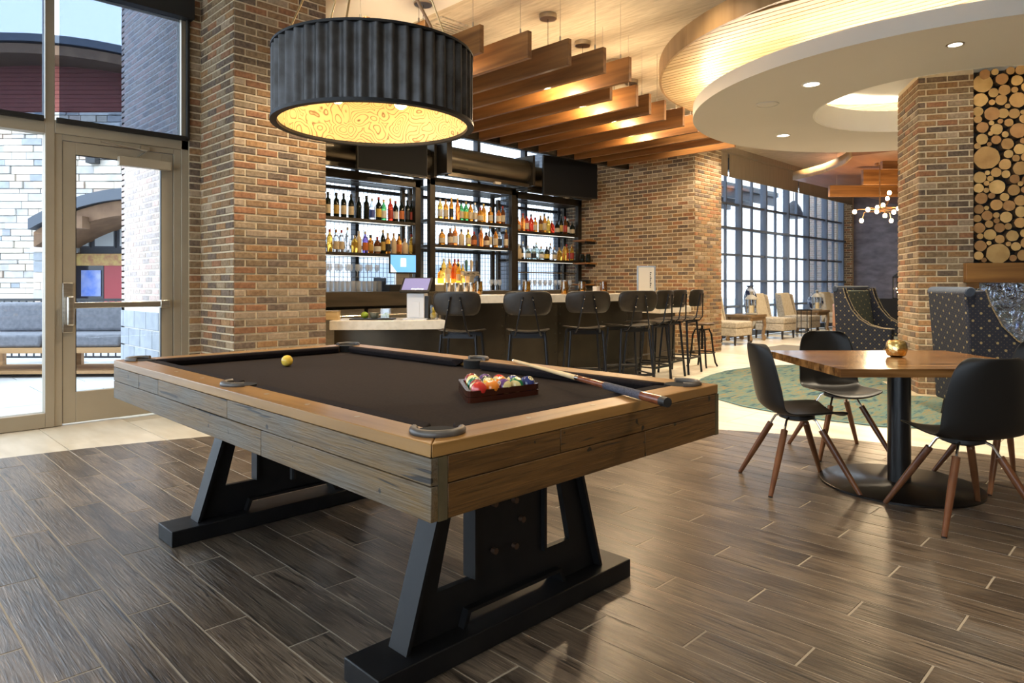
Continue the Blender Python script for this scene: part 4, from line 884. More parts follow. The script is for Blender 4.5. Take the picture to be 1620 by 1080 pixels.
for i, ((x, y), az, lab) in enumerate(ST):
    o = proto if i == 0 else copy_tree(proto); f = (math.cos(R(az)), math.sin(R(az)))
    o.location = (x + f[0] * 0.215, y + f[1] * 0.215, 0); o.rotation_euler = (0, 0, R(az - 90)); o['label'] = lab
# backless screw stool
t = thing('screw_stool', 'backless industrial screw stool with a round seat behind the last bar stool', 'stool', (8.95, 5.05, 0))
obj('seat', MB().lathe([(0.17, 0.60), (0.175, 0.61), (0.175, 0.625), (0.165, 0.632)], 24), wood('stool_plank', (0.06, 0.035, 0.018), (0.12, 0.07, 0.035), axis=0), t)
obj('screw', MB().tube([(0, 0, 0.25), (0, 0, 0.6)], 0.018, 10), BLK, t); obj('foot_ring', MB().ring((0, 0), 0.165, 0.185, 0.2, 0.215, n=32), BLK, t)
for k in range(4):
    a = PI / 4 + k * PI / 2; obj('leg', MB().tube([(q * math.cos(a), q * math.sin(a), z) for q, z in ((0.02, 0.53), (0.10, 0.54), (0.135, 0.46), (0.16, 0.22), (0.19, 0.06), (0.22, 0.0))], 0.013, 8), BLK, t)

# back bar
BBZ = 1.085
bb = thing('back_bar_counter', 'dark back bar counter with stainless coolers beneath', 'counter', (0, 0, 0))
obj('counter_top', MB().box(4.42, 10.30, 8.02, 8.88, 0.89, BBZ), mat('dark_wood_slab', (0.04, 0.032, 0.022), (0.075, 0.06, 0.04), rough=0.4, scale=4, st=(.3, 3, 3)), bb, bevel=0.003)
obj('carcass', MB().box(4.42, 10.30, 8.14, 8.86, 0.06, 0.89), BLKM, bb)
for i in range(7):
    x = 4.45 + i * 0.82; d_ = obj('cooler_door', MB().box(x + 0.01, x + 0.77, 8.10, 8.14, 0.12, 0.85), STEEL, bb, bevel=0.004); obj('handle', MB().tube([(x + 0.08, 8.07, 0.76), (x + 0.70, 8.07, 0.76)], 0.01, 8), CHROME, d_)
# shelving bays
MESHM = mat('mesh_wire', (0.04, 0.045, 0.055), rough=0.4, metal=0.5)
LEDW = mat('shelf_led', (1, 0.95, 0.85), emis=(1, 0.93, 0.8), es=1.0)
BAYS = [(4.5, 6.42, 8.40, 2.67, (2.13, 1.64), 'left shelving bay of black steel with wine and clear spirits'), (6.50, 8.37, 8.27, 2.72, (2.215, 1.81), 'middle shelving bay of black steel with amber whiskies'), (8.45, 10.31, 8.40, 2.70, (2.14, 1.64), 'right shelving bay of black steel beside the brick wall')]
for x0, x1, yf, zt, shv, lab in BAYS:
    t = thing('bottle_shelving', lab, 'shelving', (0, 0, BBZ), group='black steel bottle shelving')
    for x in (x0, x1 - 0.1): obj('post', MB().box(x, x + 0.1, yf, yf + 0.08, 0.001, zt - BBZ + 0.1), DARKM, t, bevel=0.004)
    for x in (x0, x1 - 0.06): obj('rear_post', MB().box(x, x + 0.06, 8.80, 8.86, 0.001, zt - BBZ), DARKM, t)
    obj('head_rail', MB().box(x0, x1, yf, yf + 0.08, zt - BBZ, zt - BBZ + 0.12), DARKM, t); obj('top_shelf', MB().box(x0 + 0.05, x1 - 0.05, yf + .09, 8.85, zt - BBZ - .012, zt - BBZ), DARKM, t)
    for z in shv:
        s_ = obj('shelf', MB().box(x0 + 0.1, x1 - 0.1, yf + 0.005, 8.85, z - BBZ - 0.045, z - BBZ), DARKM, t, bevel=0.003)
        obj('led_strip', MB().box(x0 + 0.15, x1 - 0.15, yf + 0.06, yf + 0.075, z - BBZ - 0.051, z - BBZ - 0.0455), LEDW, s_)
    mb = MB(); nx = int((x1 - x0) / 0.07)
    for i in range(nx + 1): mb.box(x0 + i * 0.07, x0 + i * 0.07 + 0.006, 8.85, 8.856, 0, zt - BBZ)
    for i in range(int((zt - BBZ) / 0.07)): mb.box(x0, x1, 8.85, 8.854, i * 0.07, i * 0.07 + 0.006)
    for i in range(7): mb.box(x1 - 0.03, x1 - 0.026, yf + 0.09 + i * 0.065, yf + 0.094 + i * 0.065, 0, zt - BBZ)
    for i in range(int((zt - BBZ) / 0.07)): mb.box(x1 - 0.03, x1 - 0.026, yf + 0.08, 8.85, i * 0.07, i * 0.07 + 0.006)
    o = obj('wire_mesh', mb, MESHM, t, smooth=False); o['kind'] = 'stuff'
# roller shutter hoods
HOODM = mat('burnished_hood', (0.10, 0.085, 0.065), (0.16, 0.135, 0.10), rough=0.3, metal=0.9, scale=3, st=(.2, 4, 4), rvar=0.1)
for (x0, x1, yf, zt, shv, lab), yy, zz, nm in zip(BAYS, (8.32, 8.12, 8.32), (3.05, 3.10, 3.07), ('left', 'middle', 'right')):
    t = thing('shutter_hood', 'rounded bronze rolling-shutter hood over the %s shelving bay' % nm, 'shutter hood', (0, yy, zz), group='rounded shutter hoods above the shelves')
    pr = [(0.21 * math.cos(R(a)), 0.21 * math.sin(R(a))) for a in range(90, 271, 10)] + [(0.26, -0.21), (0.26, 0.21)]
    n = len(pr); mb = MB(); vs = [(x, p[0], p[1]) for x in (x0 + 0.1, x1) for p in pr]
    mb.add(vs, [tuple(range(n)), tuple(range(2 * n - 1, n - 1, -1))] + [(i, n + i, n + (i + 1) % n, (i + 1) % n) for i in range(n)])
    obj('curved_hood', mb, HOODM, t, ang=25)
    for x in (x0, x1): obj('end_plate', MB().box(x, x + 0.05 if x == x1 else x + 0.1, -0.25, 0.27, -0.25, 0.26), DARKM, t)
    obj('guide_rail', MB().box(x0 + .1, x1, -0.16, -0.08, -0.27, -0.215), HOODM, t)
    obj('sensor', MB().box(x0 + 1.05, x0 + 1.18, -0.19, -0.14, -0.30, -0.26), mat('pale_plastic', (0.45, 0.4, 0.33)), t)
# televisions
TVS = mat('tv_screen', (0.009, 0.009, 0.010), rough=0.5, spec=0.08)
for p0, p1, lab, zt_ in (((4.92, 7.80), (6.02, 7.72), 'wall television hung left, partly behind the drum lamp', 3.33), ((8.58, 7.82), (9.70, 7.54), 'television hung on the right on a ceiling pole', 3.39)):
    c = ((p0[0] + p1[0]) / 2, (p0[1] + p1[1]) / 2); rz = math.atan2(p1[1] - p0[1], p1[0] - p0[0]); W_ = math.dist(p0, p1)
    t = thing('television', 'flat black ' + lab, 'television', (c[0], c[1], 2.71), rz)
    obj('bezel', MB().box(-W_ / 2, W_ / 2, 0, 0.05, 0, zt_ - 2.71), BLKM, t, bevel=0.004); obj('screen', MB().box(-W_ / 2 + .012, W_ / 2 - .012, -0.003, 0.001, 0.018, zt_ - 2.71 - .012), TVS, t)
    obj('mount_pole', MB().tube([(-0.02, 0.12, 0.3), (-0.02, 0.12, ZC - 2.71)], 0.022, 10), BLK, t); obj('mount_plate', MB().box(-0.2, 0.15, 0.05, 0.12, 0.2, 0.5), BLK, t)

# ---- bottles
def gl(name, c, tr=0.75, r=0.08): return mat(name, c, rough=r, trans=tr, ior=1.3)
GB = {'dark': gl('bottle_dark', (0.012, 0.016, 0.012), 0.1), 'amber': gl('bottle_amber', (0.85, 0.32, 0.04)), 'gold': gl('bottle_gold', (0.95, 0.60, 0.10)), 'clear': gl('bottle_clear', (0.92, 0.95, 0.96), 0.9), 'green': gl('bottle_green', (0.10, 0.45, 0.14)),
      'red': gl('bottle_red', (0.65, 0.05, 0.02)), 'cream': mat('bottle_cream', (0.68, 0.54, 0.34), rough=0.3), 'pale': gl('bottle_pale', (0.72, 0.88, 0.82), 0.9), 'brown': gl('bottle_brown', (0.22, 0.07, 0.02), 0.5), 'violet': gl('bottle_violet', (0.30, 0.22, 0.75), 0.7), 'orange': gl('bottle_orange', (0.9, 0.25, 0.04))}
LBM = {'cream': mat('label_cream', (0.62, 0.52, 0.36)), 'white': mat('label_white', (0.72, 0.7, 0.64)), 'black': mat('label_black', (0.02, 0.02, 0.022)), 'gold': mat('label_gold', (0.5, 0.33, 0.08)), 'red': mat('label_red', (0.4, 0.05, 0.03)), 'orange': mat('label_orange', (0.55, 0.16, 0.04)), 'blue': mat('label_blue', (0.06, 0.1, 0.4)), 'green': mat('label_green', (0.1, 0.3, 0.15)), 'yellow': mat('label_yellow', (0.7, 0.5, 0.08))}
CPM = {'black': BLKM, 'gold': mat('cap_gold', (0.5, 0.32, 0.1), rough=0.3, metal=0.8), 'red': mat('cap_red', (0.35, 0.03, 0.02)), 'wood': mat('cap_wood', (0.35, 0.2, 0.09)), 'white': mat('cap_white', (0.6, 0.6, 0.58)), 'steel': CHROME}
SH = {'wine': [(.034, 0), (.037, .004), (.037, .19), (.03, .215), (.015, .235), (.0145, .29)], 'spirit': [(.034, 0), (.037, .004), (.037, .17), (.028, .20), (.014, .22), (.013, .265)],
      'squat': [(.04, 0), (.046, .005), (.046, .12), (.036, .15), (.015, .17), (.014, .205)], 'tall': [(.03, 0), (.033, .004), (.033, .20), (.02, .235), (.013, .25), (.0125, .30)], 'square': [(.038, 0), (.041, .004), (.041, .15), (.034, .165), (.015, .175), (.015, .225)]}
SH = {k_: [(a * 1.12, b * 1.15) for a, b in v] for k_, v in SH.items()}
_bt = {}
def bottle(kind, gc, lc, cc, loc, label, group):
    key = (kind, gc, lc, cc)
    if key not in _bt:
        pr = SH[kind]; hgt = pr[-1][1]; n = 4 if kind == 'square' else 14
        def me(nm, mb, m):
            x = bpy.data.meshes.new(nm); x.from_pydata(mb.v, [], mb.f); x.materials.append(m); x.polygons.foreach_set('use_smooth', [True] * len(x.polygons)); x.set_sharp_from_angle(angle=R(50)); return x
        b = me('bottle', MB().lathe(pr, 14), GB[gc]); r = pr[2][0] + .0012
        lb_ = me('label', MB().lathe([(r, pr[2][1] * .22), (r, pr[2][1] * .78)], 14), LBM[lc]) if lc else None
        cp = me('cap', MB().lathe([(pr[-1][0] + .002, hgt - .03), (pr[-1][0] + .003, hgt + .012), (0.001, hgt + .014)], 10), CPM[cc]); _bt[key] = (b, lb_, cp)
    b, lb_, cp = _bt[key]
    o = inst('bottle', b, None, loc, random.uniform(0, 6)); tag(o, label, 'bottle', group)
    if lb_: inst('label', lb_, o)
    inst('cap', cp, o)
GNAME = {'dark': 'dark wine-coloured', 'amber': 'amber', 'gold': 'golden', 'clear': 'clear', 'green': 'green', 'red': 'red', 'cream': 'cream', 'pale': 'pale green', 'brown': 'brown', 'violet': 'violet-blue', 'orange': 'orange'}
def row(items, s, ox, y, z, where):
    k = 0
    for it in items:
        zx, kind, gc, lc, cc = it.split(); px = ox + float(zx) / s; X = onY(px, 400, y)[0]
        bottle(kind, gc, None if lc == '-' else lc, cc, (X, y + random.uniform(-.02, .03), z), '%s bottle, %s from the left on the %s' % (GNAME[gc], ORD[k], where), 'bottles on the ' + where); k += 1
YB1 = 8.52
row(['55 wine dark cream black', '118 wine dark gold black', '180 wine dark cream black', '250 wine dark cream black', '307 spirit dark - black', '373 wine dark - black', '432 spirit clear blue white', '480 wine dark yellow red', '528 spirit green white green'.replace(' green', ' green', 1) if False else '528 spirit green white gold', '577 wine red red gold', '628 spirit dark white red', '680 wine dark orange black', '728 wine dark black black', '765 wine dark red black'], 5.4, 510, YB1, 2.131, 'top shelf of the left bay')
row(['65 spirit gold - red', '120 spirit clear cream wood', '165 spirit clear cream red', '212 tall clear - steel', '270 squat gold - steel', '320 spirit cream - white', '370 spirit violet orange white', '420 square amber gold black', '473 squat brown white red', '520 tall dark gold gold', '565 spirit amber black gold', '613 spirit cream - wood', '663 spirit amber orange black', '712 squat cream - wood', '763 spirit gold yellow red'], 5.4, 510, YB1, 1.641, 'middle shelf of the left bay')
YB2 = 8.38
row(['155 spirit gold white white', '208 spirit amber cream wood', '260 tall amber black gold', '305 tall orange - gold', '345 spirit green cream black', '386 spirit green yellow gold', '430 spirit amber cream black', '468 spirit clear cream white', '508 squat amber cream red', '550 spirit amber - gold', '605 square amber cream wood', '668 square orange cream black', '718 spirit brown cream red'], 5.68, 670, YB2, 2.216, 'top shelf of the middle bay')
row(['165 squat amber cream black', '240 square brown cream wood', '292 spirit orange white white', '350 square cream - black', '403 square gold cream wood', '460 squat brown orange red', '512 spirit orange - white', '560 squat brown cream black', '606 tall clear cream wood', '647 spirit amber cream black', '692 spirit clear black black', '735 spirit brown cream gold'], 5.68, 670, YB2, 1.811, 'middle shelf of the middle bay')
row(['130 squat orange cream black', '165 spirit orange - red', '212 spirit red cream black', '250 spirit red - black', '302 square amber cream red', '345 spirit brown gold gold', '385 tall amber cream black', '430 spirit gold yellow black', '470 squat red - white', '515 squat dark cream black', '560 wine dark gold black', '597 wine brown red red', '632 spirit dark white white', '664 squat dark cream black'], 6.35, 800, YB1, 2.141, 'top shelf of the right bay')
row(['126 square cream - white', '156 squat dark cream black', '178 spirit clear - white', '217 squat pale white white', '275 squat pale black black', '318 spirit pale - white', '360 squat pale white wood', '410 squat dark yellow black', '453 spirit clear - wood', '498 squat clear cream wood', '548 squat gold - wood', '582 spirit gold - green'.replace('green', 'black'), '620 spirit amber red red', '660 spirit gold red wood'], 6.35, 800, YB1, 1.641, 'middle shelf of the right bay')
# stepped glowing bottle riser in the middle bay
t = thing('bottle_riser', 'backlit bottle riser glowing yellow in the middle bay', 'riser', (6.62, 8.36, BBZ))
GLOW = mat('riser_glow', (0.9, 0.75, 0.4), emis=(1, 0.72, 0.28), es=2.2)
obj('lower_step', MB().box(0, 0.72, 0.0, 0.13, 0.0, 0.10), mat('riser_face', (0.32, 0.27, 0.2)), t); obj('lower_glow', MB().box(0, 0.72, 0, 0.13, 0.10, 0.118), GLOW, t); obj('upper_step', MB().box(0, 0.72, 0.13, 0.26, 0.0, 0.2), GLOW, t)
row(['160 squat gold - black', '214 spirit cream white white', '266 spirit orange - red', '318 spirit gold cream black', '350 spirit gold - white'], 5.68, 670, 8.42, BBZ + 0.119, 'lit lower riser')
row(['175 spirit gold - white', '232 spirit amber cream white', '280 spirit orange - red', '318 spirit gold - red'], 5.68, 670, 8.56, BBZ + 0.201, 'lit upper riser')
# beer tap tower
X_, Y_, _ = onY(742, 440, 8.2)
t = thing('beer_tap_tower', 'steel beer tap tower with several handles before the middle bay', 'beer tap', (X_, Y_ - 0.02, BBZ))
obj('tower', MB().box(-0.05, 0.05, -0.05, 0.05, 0, 0.24), STEEL, t, bevel=0.008); obj('head', MB().box(-0.16, 0.16, -0.05, 0.05, 0.24, 0.31), STEEL, t, bevel=0.01)
for i, (hm, nm) in enumerate((('green_handle', (0.05, 0.15, 0.12)), ('cream_handle', (0.6, 0.5, 0.35)), ('black_handle', (0.02, 0.02, 0.025)))):
    x = -0.11 + 0.11 * i; obj('spout', MB().tube([(x, -0.05, 0.275), (x, -0.11, 0.27), (x, -0.12, 0.21)], 0.009, 8), CHROME, t); obj('tap_handle', MB().lathe([(0.01, 0.31), (0.02, 0.36), (0.026, 0.46), (0.012, 0.49)], 12, (x, -0.04, 0)), mat(hm, nm, rough=0.3), t)
# glassware on the back counter
gp = [(.032, 0), (.032, .003), (.004, .008), (.004, .075), (.03, .10), (.037, .135), (.030, .185), (.0285, .185), (.035, .135), (.028, .103), (.0005, .08)]
gme = bpy.data.meshes.new('wine_glass'); g_ = MB().lathe(gp, 14); gme.from_pydata(g_.v, [], g_.f); gme.materials.append(GLW); gme.polygons.foreach_set('use_smooth', [True] * len(gme.polygons))
hp = [(.030, 0), (.033, .002), (.037, .15), (.0355, .15), (.031, .006), (.0005, .006)]
hme = bpy.data.meshes.new('tumbler'); g_ = MB().lathe(hp, 14); hme.from_pydata(g_.v, [], g_.f); hme.materials.append(GLW); hme.polygons.foreach_set('use_smooth', [True] * len(hme.polygons))
rack1 = thing('glass_rack', 'low glass shelf rack over the tumblers in the left bay', 'glass rack', (4.66, 8.42, BBZ))
obj('shelf', MB().box(0, 1.15, 0.0, 0.3, 0.20, 0.206), TGL, rack1)
for x in (0.0, 1.12): obj('support', MB().box(x, x + 0.02, 0, 0.3, 0, 0.2), MESHM, rack1)
for r_ in range(2):
    for i in range(12):
        tag(inst('tumbler', hme, None, (4.74 + i * 0.09, 8.49 + r_ * 0.12, BBZ + .0005)), 'clear tumbler in the rows on the back counter of the left bay', 'glass', 'tumblers on the left back counter')
for i in range(13): tag(inst('wine_glass', gme, None, (4.71 + i * 0.083, 8.52 + 0.05 * (i % 2), BBZ + 0.2065)), 'clear stemmed glass on the rack in the left bay', 'glass', 'stemmed glasses on the left rack')
for r_ in range(2):
    for i in range(11): tag(inst('wine_glass', gme, None, (8.65 + i * 0.14, 8.48 + r_ * 0.14, BBZ + .0005)), 'clear stemmed glass in the rows on the back counter of the right bay', 'glass', 'stemmed glasses on the right back counter')
rk = thing('hanging_glass_rail', 'chrome hanging rail with hooks above the glasses of the right bay', 'rail', (8.6, 8.44, 0))
obj('rail', MB().tube([(0, 0, 1.40), (1.6, 0, 1.40)], 0.012, 8), CHROME, rk)
obj('rail_hanger', MB().tube([(0.02, 0, 1.40), (0.02, 0, 1.60)], 0.006, 6).tube([(1.58, 0, 1.40), (1.58, 0, 1.60)], 0.006, 6), CHROME, rk)
for i in range(3): tag(inst('wine_glass', gme, None, (7.9 + i * 0.1, 8.4, BBZ + .0005)), 'lone stemmed glass beside the dark panel in the middle bay', 'glass', 'stemmed glasses in the middle bay')
# back POS screen
X_, Y_, _ = onY(636, 440, 8.2)
scr_b = mat('pos_screen_blue', (0.2, 0.5, 0.75), emis=(0.10, 0.36, 0.75), es=0.7); scr_w = mat('pos_screen_white', (.8, .85, .9), emis=(0.8, 0.9, 1), es=0.9)
t = thing('register_screen', 'register monitor with a bright blue screen on the back counter', 'register', (X_, 8.2, BBZ), R(-18))
obj('drawer', MB().box(-0.22, 0.2, -0.12, 0.16, 0, 0.1), BLKM, t, bevel=0.005); obj('stand', MB().box(-0.1, 0.1, -0.03, 0.04, 0.10, 0.28), STEEL, t)
m_ = obj('monitor', MB().box(-0.21, 0.21, -0.06, -0.03, 0.26, 0.55), BLKM, t, bevel=0.006); obj('display', MB().box(-0.19, 0.19, -0.062, -0.0595, 0.28, 0.53), scr_b, m_)
obj('receipt_icon', MB().box(-0.04, 0.04, -0.0635, -0.0615, 0.36, 0.48), scr_w, m_)
mb = MB(); mb.add([(-0.19, -0.063, 0.28), (-0.1, -0.063, 0.28), (-0.19, -0.063, 0.4)], [(0, 1, 2)]); obj('corner_graphic', mb, scr_w, m_)
# front POS on the low counter
def on_bar(px, inset, z):   # point on the bar arc where the view ray at px meets radius BR-inset
    k = (px - 810) / FPX; dx, dy = (1 + k) / S2, (1 - k) / S2; a = dx * dx + dy * dy; b_ = -2 * (dx * BCX + dy * BCY); c = BCX ** 2 + BCY ** 2 - (BR - inset) ** 2
    t_ = (-b_ - math.sqrt(b_ * b_ - 4 * a * c)) / (2 * a); return (dx * t_, dy * t_, z)
p = on_bar(661, 0.2, LZT)
t = thing('point_of_sale_terminal', 'white point-of-sale terminal with a tilted screen at the end of the low counter', 'register', p, R(-52))
PWH = mat('white_plastic', (0.66, 0.66, 0.68), rough=0.35)
obj('foot', MB().box(-0.14, 0.12, -0.1, 0.1, 0, 0.015), PWH, t, bevel=0.004)
bd_ = obj('printer_body', MB().box(-0.1, 0.09, -0.08, 0.08, 0.015, 0.28), PWH, t, bevel=0.008); obj('printer_door', MB().box(-0.065, 0.04, -0.084, -0.079, 0.03, 0.19), PWH, bd_, bevel=0.002)
obj('side_panel', MB().box(0.091, 0.13, -0.06, 0.08, 0.015, 0.25), BLKM, t)
sm_ = obj('tilted_screen', MB().add([(-0.17, -0.12, 0.30), (0.15, -0.12, 0.30), (0.15, 0.06, 0.45), (-0.17, 0.06, 0.45), (-0.17, -0.10, 0.28), (0.15, -0.10, 0.28), (0.15, 0.08, 0.43), (-0.17, 0.08, 0.43)], [(0, 1, 2, 3), (7, 6, 5, 4), (0, 4, 5, 1), (1, 5, 6, 2), (2, 6, 7, 3), (3, 7, 4, 0)]), BLKM, t, bevel=0.004)
dmat = mat('pos_display_violet', (0.12, 0.11, 0.2), emis=(0.16, 0.15, 0.30), es=0.8)
obj('display', MB().add([(-0.15, -0.1045, 0.3155), (0.13, -0.1045, 0.3155), (0.13, 0.044, 0.4395), (-0.15, 0.044, 0.4395)], [(0, 1, 2, 3)]), dmat, sm_)
obj('neck', MB().box(-0.05, 0.04, -0.03, 0.05, 0.28, 0.34), BLKM, t)
to = text_mesh('logo_text', 'shopkeep', 0.036, scr_w, sm_); to.location = (0.02, -0.094, 0.3265); to.rotation_euler = (math.atan2(0.124, 0.1485), 0, 0)
# prep board with lime, bowl, jar
p = on_bar(590, 0.25, LZT)
t = thing('slate_board', 'thin dark slate board on the low counter carrying lime, bowl and jar', 'board', p, R(-45)); obj('slab', MB().box(-0.23, 0.23, -0.1, 0.1, 0, 0.012), BLK, t, bevel=0.003); obj('rubber_foot', MB().box(-0.2, -0.18, -0.08, 0.08, 0.0, 0.0005), BLKM, t)
o = obj('lime', MB().ball((0, 0, 0.036), 0.04, 16, 0.9), mat('lime_skin', (0.22, 0.33, 0.02), (0.32, 0.40, 0.04), rough=0.35, scale=20), loc=on_bar(577, 0.25, LZT + .0125)); tag(o, 'green lime on the slate board', 'fruit')
t = thing('prep_bowl', 'small grey bowl on the slate board', 'bowl', on_bar(592, 0.25, LZT + .0125)); obj('bowl', MB().lathe([(.03, 0), (.045, .02), (.052, .06), (.049, .06), (.042, .022), (.0005, .01)], 20), mat('grey_glaze', (0.2, 0.21, 0.17), rough=0.3), t); obj('filling', MB().lathe([(.001, .062), (.03, .06), (.047, .052)], 16), mat('salt', (0.7, 0.65, 0.5)), t)
t = thing('garnish_jar', 'square clear jar of lime wedges on the slate board', 'jar', on_bar(610, 0.25, LZT + .0125), R(-45)); obj('jar', MB().box(-.05, .05, -.05, .05, 0, .11), TGL, t, bevel=0.006); obj('lime_wedges', MB().ball((-.02, -.01, .025), .022, 10).ball((.02, 0, .025), .024, 10).ball((0, .02, .04), .02, 10), bpy.data.materials['lime_skin'], t)
t = thing('wooden_holder', 'small pale wooden box at the pillar end of the low counter', 'box', on_bar(526, 0.22, LZT), R(-45)); obj('box', MB().box(-.07, .07, -.06, .06, 0, .085), wood('pale_box', (0.5, 0.36, 0.18), (0.62, 0.47, 0.26), axis=0), t, bevel=.004); obj('lid', MB().box(-.072, .072, -.062, .062, .085, .095), bpy.data.materials['pale_box'], t)
t = thing('fruit_bowl', 'glass of lemons behind the white terminal', 'bowl', on_bar(685, 0.16, LZT)); obj('glass', MB().lathe([(.05, 0), (.06, .02), (.065, .16), (.063, .16), (.057, .022), (.0005, .01)], 18), TGL, t); obj('lemon', MB().ball((0, 0, .04), .035, 12).ball((.02, .01, .10), .032, 12), mat('lemon', (0.75, 0.5, 0.03), rough=.4), t)
# amber votives on the raised bar
for px, inset, lab in ((757, 0.35, 'behind the first stool'), (833, 0.3, 'behind the second stool'), (893, 0.12, 'between the second and third stools'), (921, 0.3, 'behind the third stool'), (955, 0.25, 'right of the third stool')):
    t = thing('votive_glass', 'amber glass votive with a lit candle on the bar %s' % lab, 'candle holder', on_bar(px, inset, 1.0725), group='amber votives along the bar')
    obj('glass', MB().lathe([(.03, 0), (.042, .004), (.048, .07), (.04, .15), (.038, .15), (.046, .07), (.04, .007), (.0005, .006)], 18), AMBG, t); obj('candle', MB().lathe([(.02, .008), (.02, .04), (.001, .042)], 12), CANDLE, t)
t = thing('caddy', 'small white tin caddy with a wire handle on the bar', 'caddy', on_bar(944, 0.35, 1.0725)); obj('tin', MB().box(-.045, .045, -.03, .03, 0, .09), PWH, t, bevel=.003); obj('handle', MB().tube([(-.03, 0, .09), (-.035, 0, .15), (-.01, 0, .17), (.01, 0, .15)], .004, 6), MESHM, t)
for i, px in enumerate((708, 722, 736, 746)):
    t = thing('shaker_cup', 'steel shaker cup behind the first stool, %s from the left' % ORD[i], 'cup', on_bar(px, 0.42, 1.0725), group='steel cups at the bar end'); obj('cup', MB().lathe([(.028, 0), (.042, .13), (.040, .13), (.027, .004), (.0005, .003)], 18), CHROME, t); obj('rim', MB().ring((0, 0), .0395, .044, .128, .133, n=18), CHROME, t)
t = thing('notice_stand', 'framed white notice standing at the far end of the bar', 'sign', on_bar(1047, 0.0, 1.0725), R(-40)); t.location = (*[a for a in (7.63, 5.12)], 1.0725)
obj('frame', MB().box(-.125, .125, 0, .02, 0, .36), mat('acrylic_frame', (0.45, 0.55, 0.7), rough=0.1, metal=0.4), t, bevel=.003); obj('sheet', MB().box(-.105, .105, -.003, .0005, .02, .34), mat('notice_paper', (0.72, 0.68, 0.6)), t)
mb = MB(); 
for i in range(9): mb.box(.045, .055 + .006 * (i % 3), -.0045, -.0025, .07 + i * .024, .085 + i * .024)
obj('vertical_lettering', mb, mat('notice_ink', (.08, .07, .06)), t)
# wood shelves on the brick wall
for z, k_, lab in ((2.0, 0, 'top'), (1.57, 1, 'middle'), (1.17, 2, 'lowest')):
    t = thing('wall_shelf', '%s small wooden shelf on the brick wall beside the shelving' % lab, 'shelf', (10.314, 8.05, z), group='wooden wall shelves by the right bay'); obj('board', MB().box(-.3, 0, 0, .33, 0, .03), wood('shelf_oak_%d' % k_, (0.2, 0.085, 0.025), (0.34, 0.16, 0.05), axis=1), t, bevel=.003); obj('bracket', MB().box(-.28, 0, .02, .05, -.05, -.001), BLK, t)
for z, lab in ((1.601, 'dark jar'), (1.2, 'stack of dark plates')):
    if 'jar' in lab:
        for i in range(2): t = thing('jar', 'dark glass jar on the middle wall shelf, %s' % ('nearer' if i else 'farther'), 'jar', (10.17, 8.13 + .14 * (1 - i), z), group='jars on the wall shelf'); obj('body', MB().lathe([(.045, 0), (.05, .01), (.05, .12), (.035, .15)], 16), GB['dark'], t); obj('lid', MB().lathe([(.037, .15), (.037, .165)], 16), BLKM, t)
    else:
        for i in range(5): o = obj('plate', MB().lathe([(.06, 0), (.11, .012), (.112, .015), (.06, .006)], 20), mat('slate_glaze', (.06, .07, .07), rough=.3) if i == 0 else bpy.data.materials['slate_glaze'], loc=(10.17, 8.2, z + .0005 + .0145 * i)); tag(o, 'dark grey plate in the stack on the lowest wall shelf', 'plate', 'plates on the wall shelf')

# ================================================================== RUG
RUGM = bpy.data.materials.new('abstract_rug'); RUGM.use_nodes = True; N, L = mnode(RUGM); b = N['Principled BSDF']; b.inputs['Roughness'].default_value = 0.95; b.inputs['Specular IOR Level'].default_value = 0.1
tc = N.new('ShaderNodeTexCoord'); mp = N.new('ShaderNodeMapping'); mp.inputs['Rotation'].default_value = (0, 0, R(45)); mp.inputs['Scale'].default_value = (2.6, 11, 1); nz = N.new('ShaderNodeTexNoise'); nz.inputs['Scale'].default_value = 1.3; nz.inputs['Detail'].default_value = 6; nz.inputs['Distortion'].default_value = 1.2
cr = N.new('ShaderNodeValToRGB'); e = cr.color_ramp.elements; e[0].position = 0.30; e[0].color = (0.016, 0.039, 0.066, 1); e[1].position = 0.40; e[1].color = (0.058, 0.105, 0.105, 1)
for pos, c in ((0.48, (0.098, 0.148, 0.129, 1)), (0.53, (0.133, 0.121, 0.066, 1)), (0.56, (0.094, 0.148, 0.136, 1)), (0.62, (0.187, 0.129, 0.051, 1)), (0.70, (0.078, 0.133, 0.136, 1))):
    x = e.new(pos); x.color = c
L.new(tc.outputs['Object'], mp.inputs[0]); L.new(mp.outputs[0], nz.inputs[0]); L.new(nz.outputs[0], cr.inputs[0]); L.new(cr.outputs[0], b.inputs['Base Color'])
rp = [(6.45, 1.45), (6.2, 1.85), (6.15, 2.3), (6.2, 2.75), (6.28, 3.1), (6.5, 3.5), (6.85, 3.92), (7.3, 4.2), (7.7, 4.36), (8.15, 4.46), (8.7, 4.52), (9.25, 4.46), (9.8, 4.28), (10.3, 3.95), (10.7, 3.4), (10.85, 2.7), (10.7, 1.9), (10.3, 1.1), (9.7, 0.3), (8.9, -0.3), (8.0, -0.5), (7.3, -0.1), (6.85, 0.6)]
rug = thing('area_rug', 'large curved teal and gold abstract rug around the fireplace', 'rug', (0, 0, 0)); rug_o = obj('pile', MB().prism(rp[::-1], 0.0, 0.009), RUGM, rug, bevel=0.002)
obj('binding', MB().tube([(x, y, 0.006) for x, y in rp + rp[:1]], 0.008, 6, False), mat('rug_edge', (0.12, 0.2, 0.2), rough=0.9), rug)
ht = struct('floor_hearth', MB().prism([fp(-0.14, -0.14)[:2], fp(1.7, -0.14)[:2], fp(1.7, 0.95)[:2], fp(-0.14, 0.95)[:2]], -0.002, 0.011), mat('hearth_tile', (0.36, 0.30, 0.2), (0.45, 0.38, 0.27), rough=0.4, scale=4), 'tan tile hearth border around the fireplace pier', 'hearth')
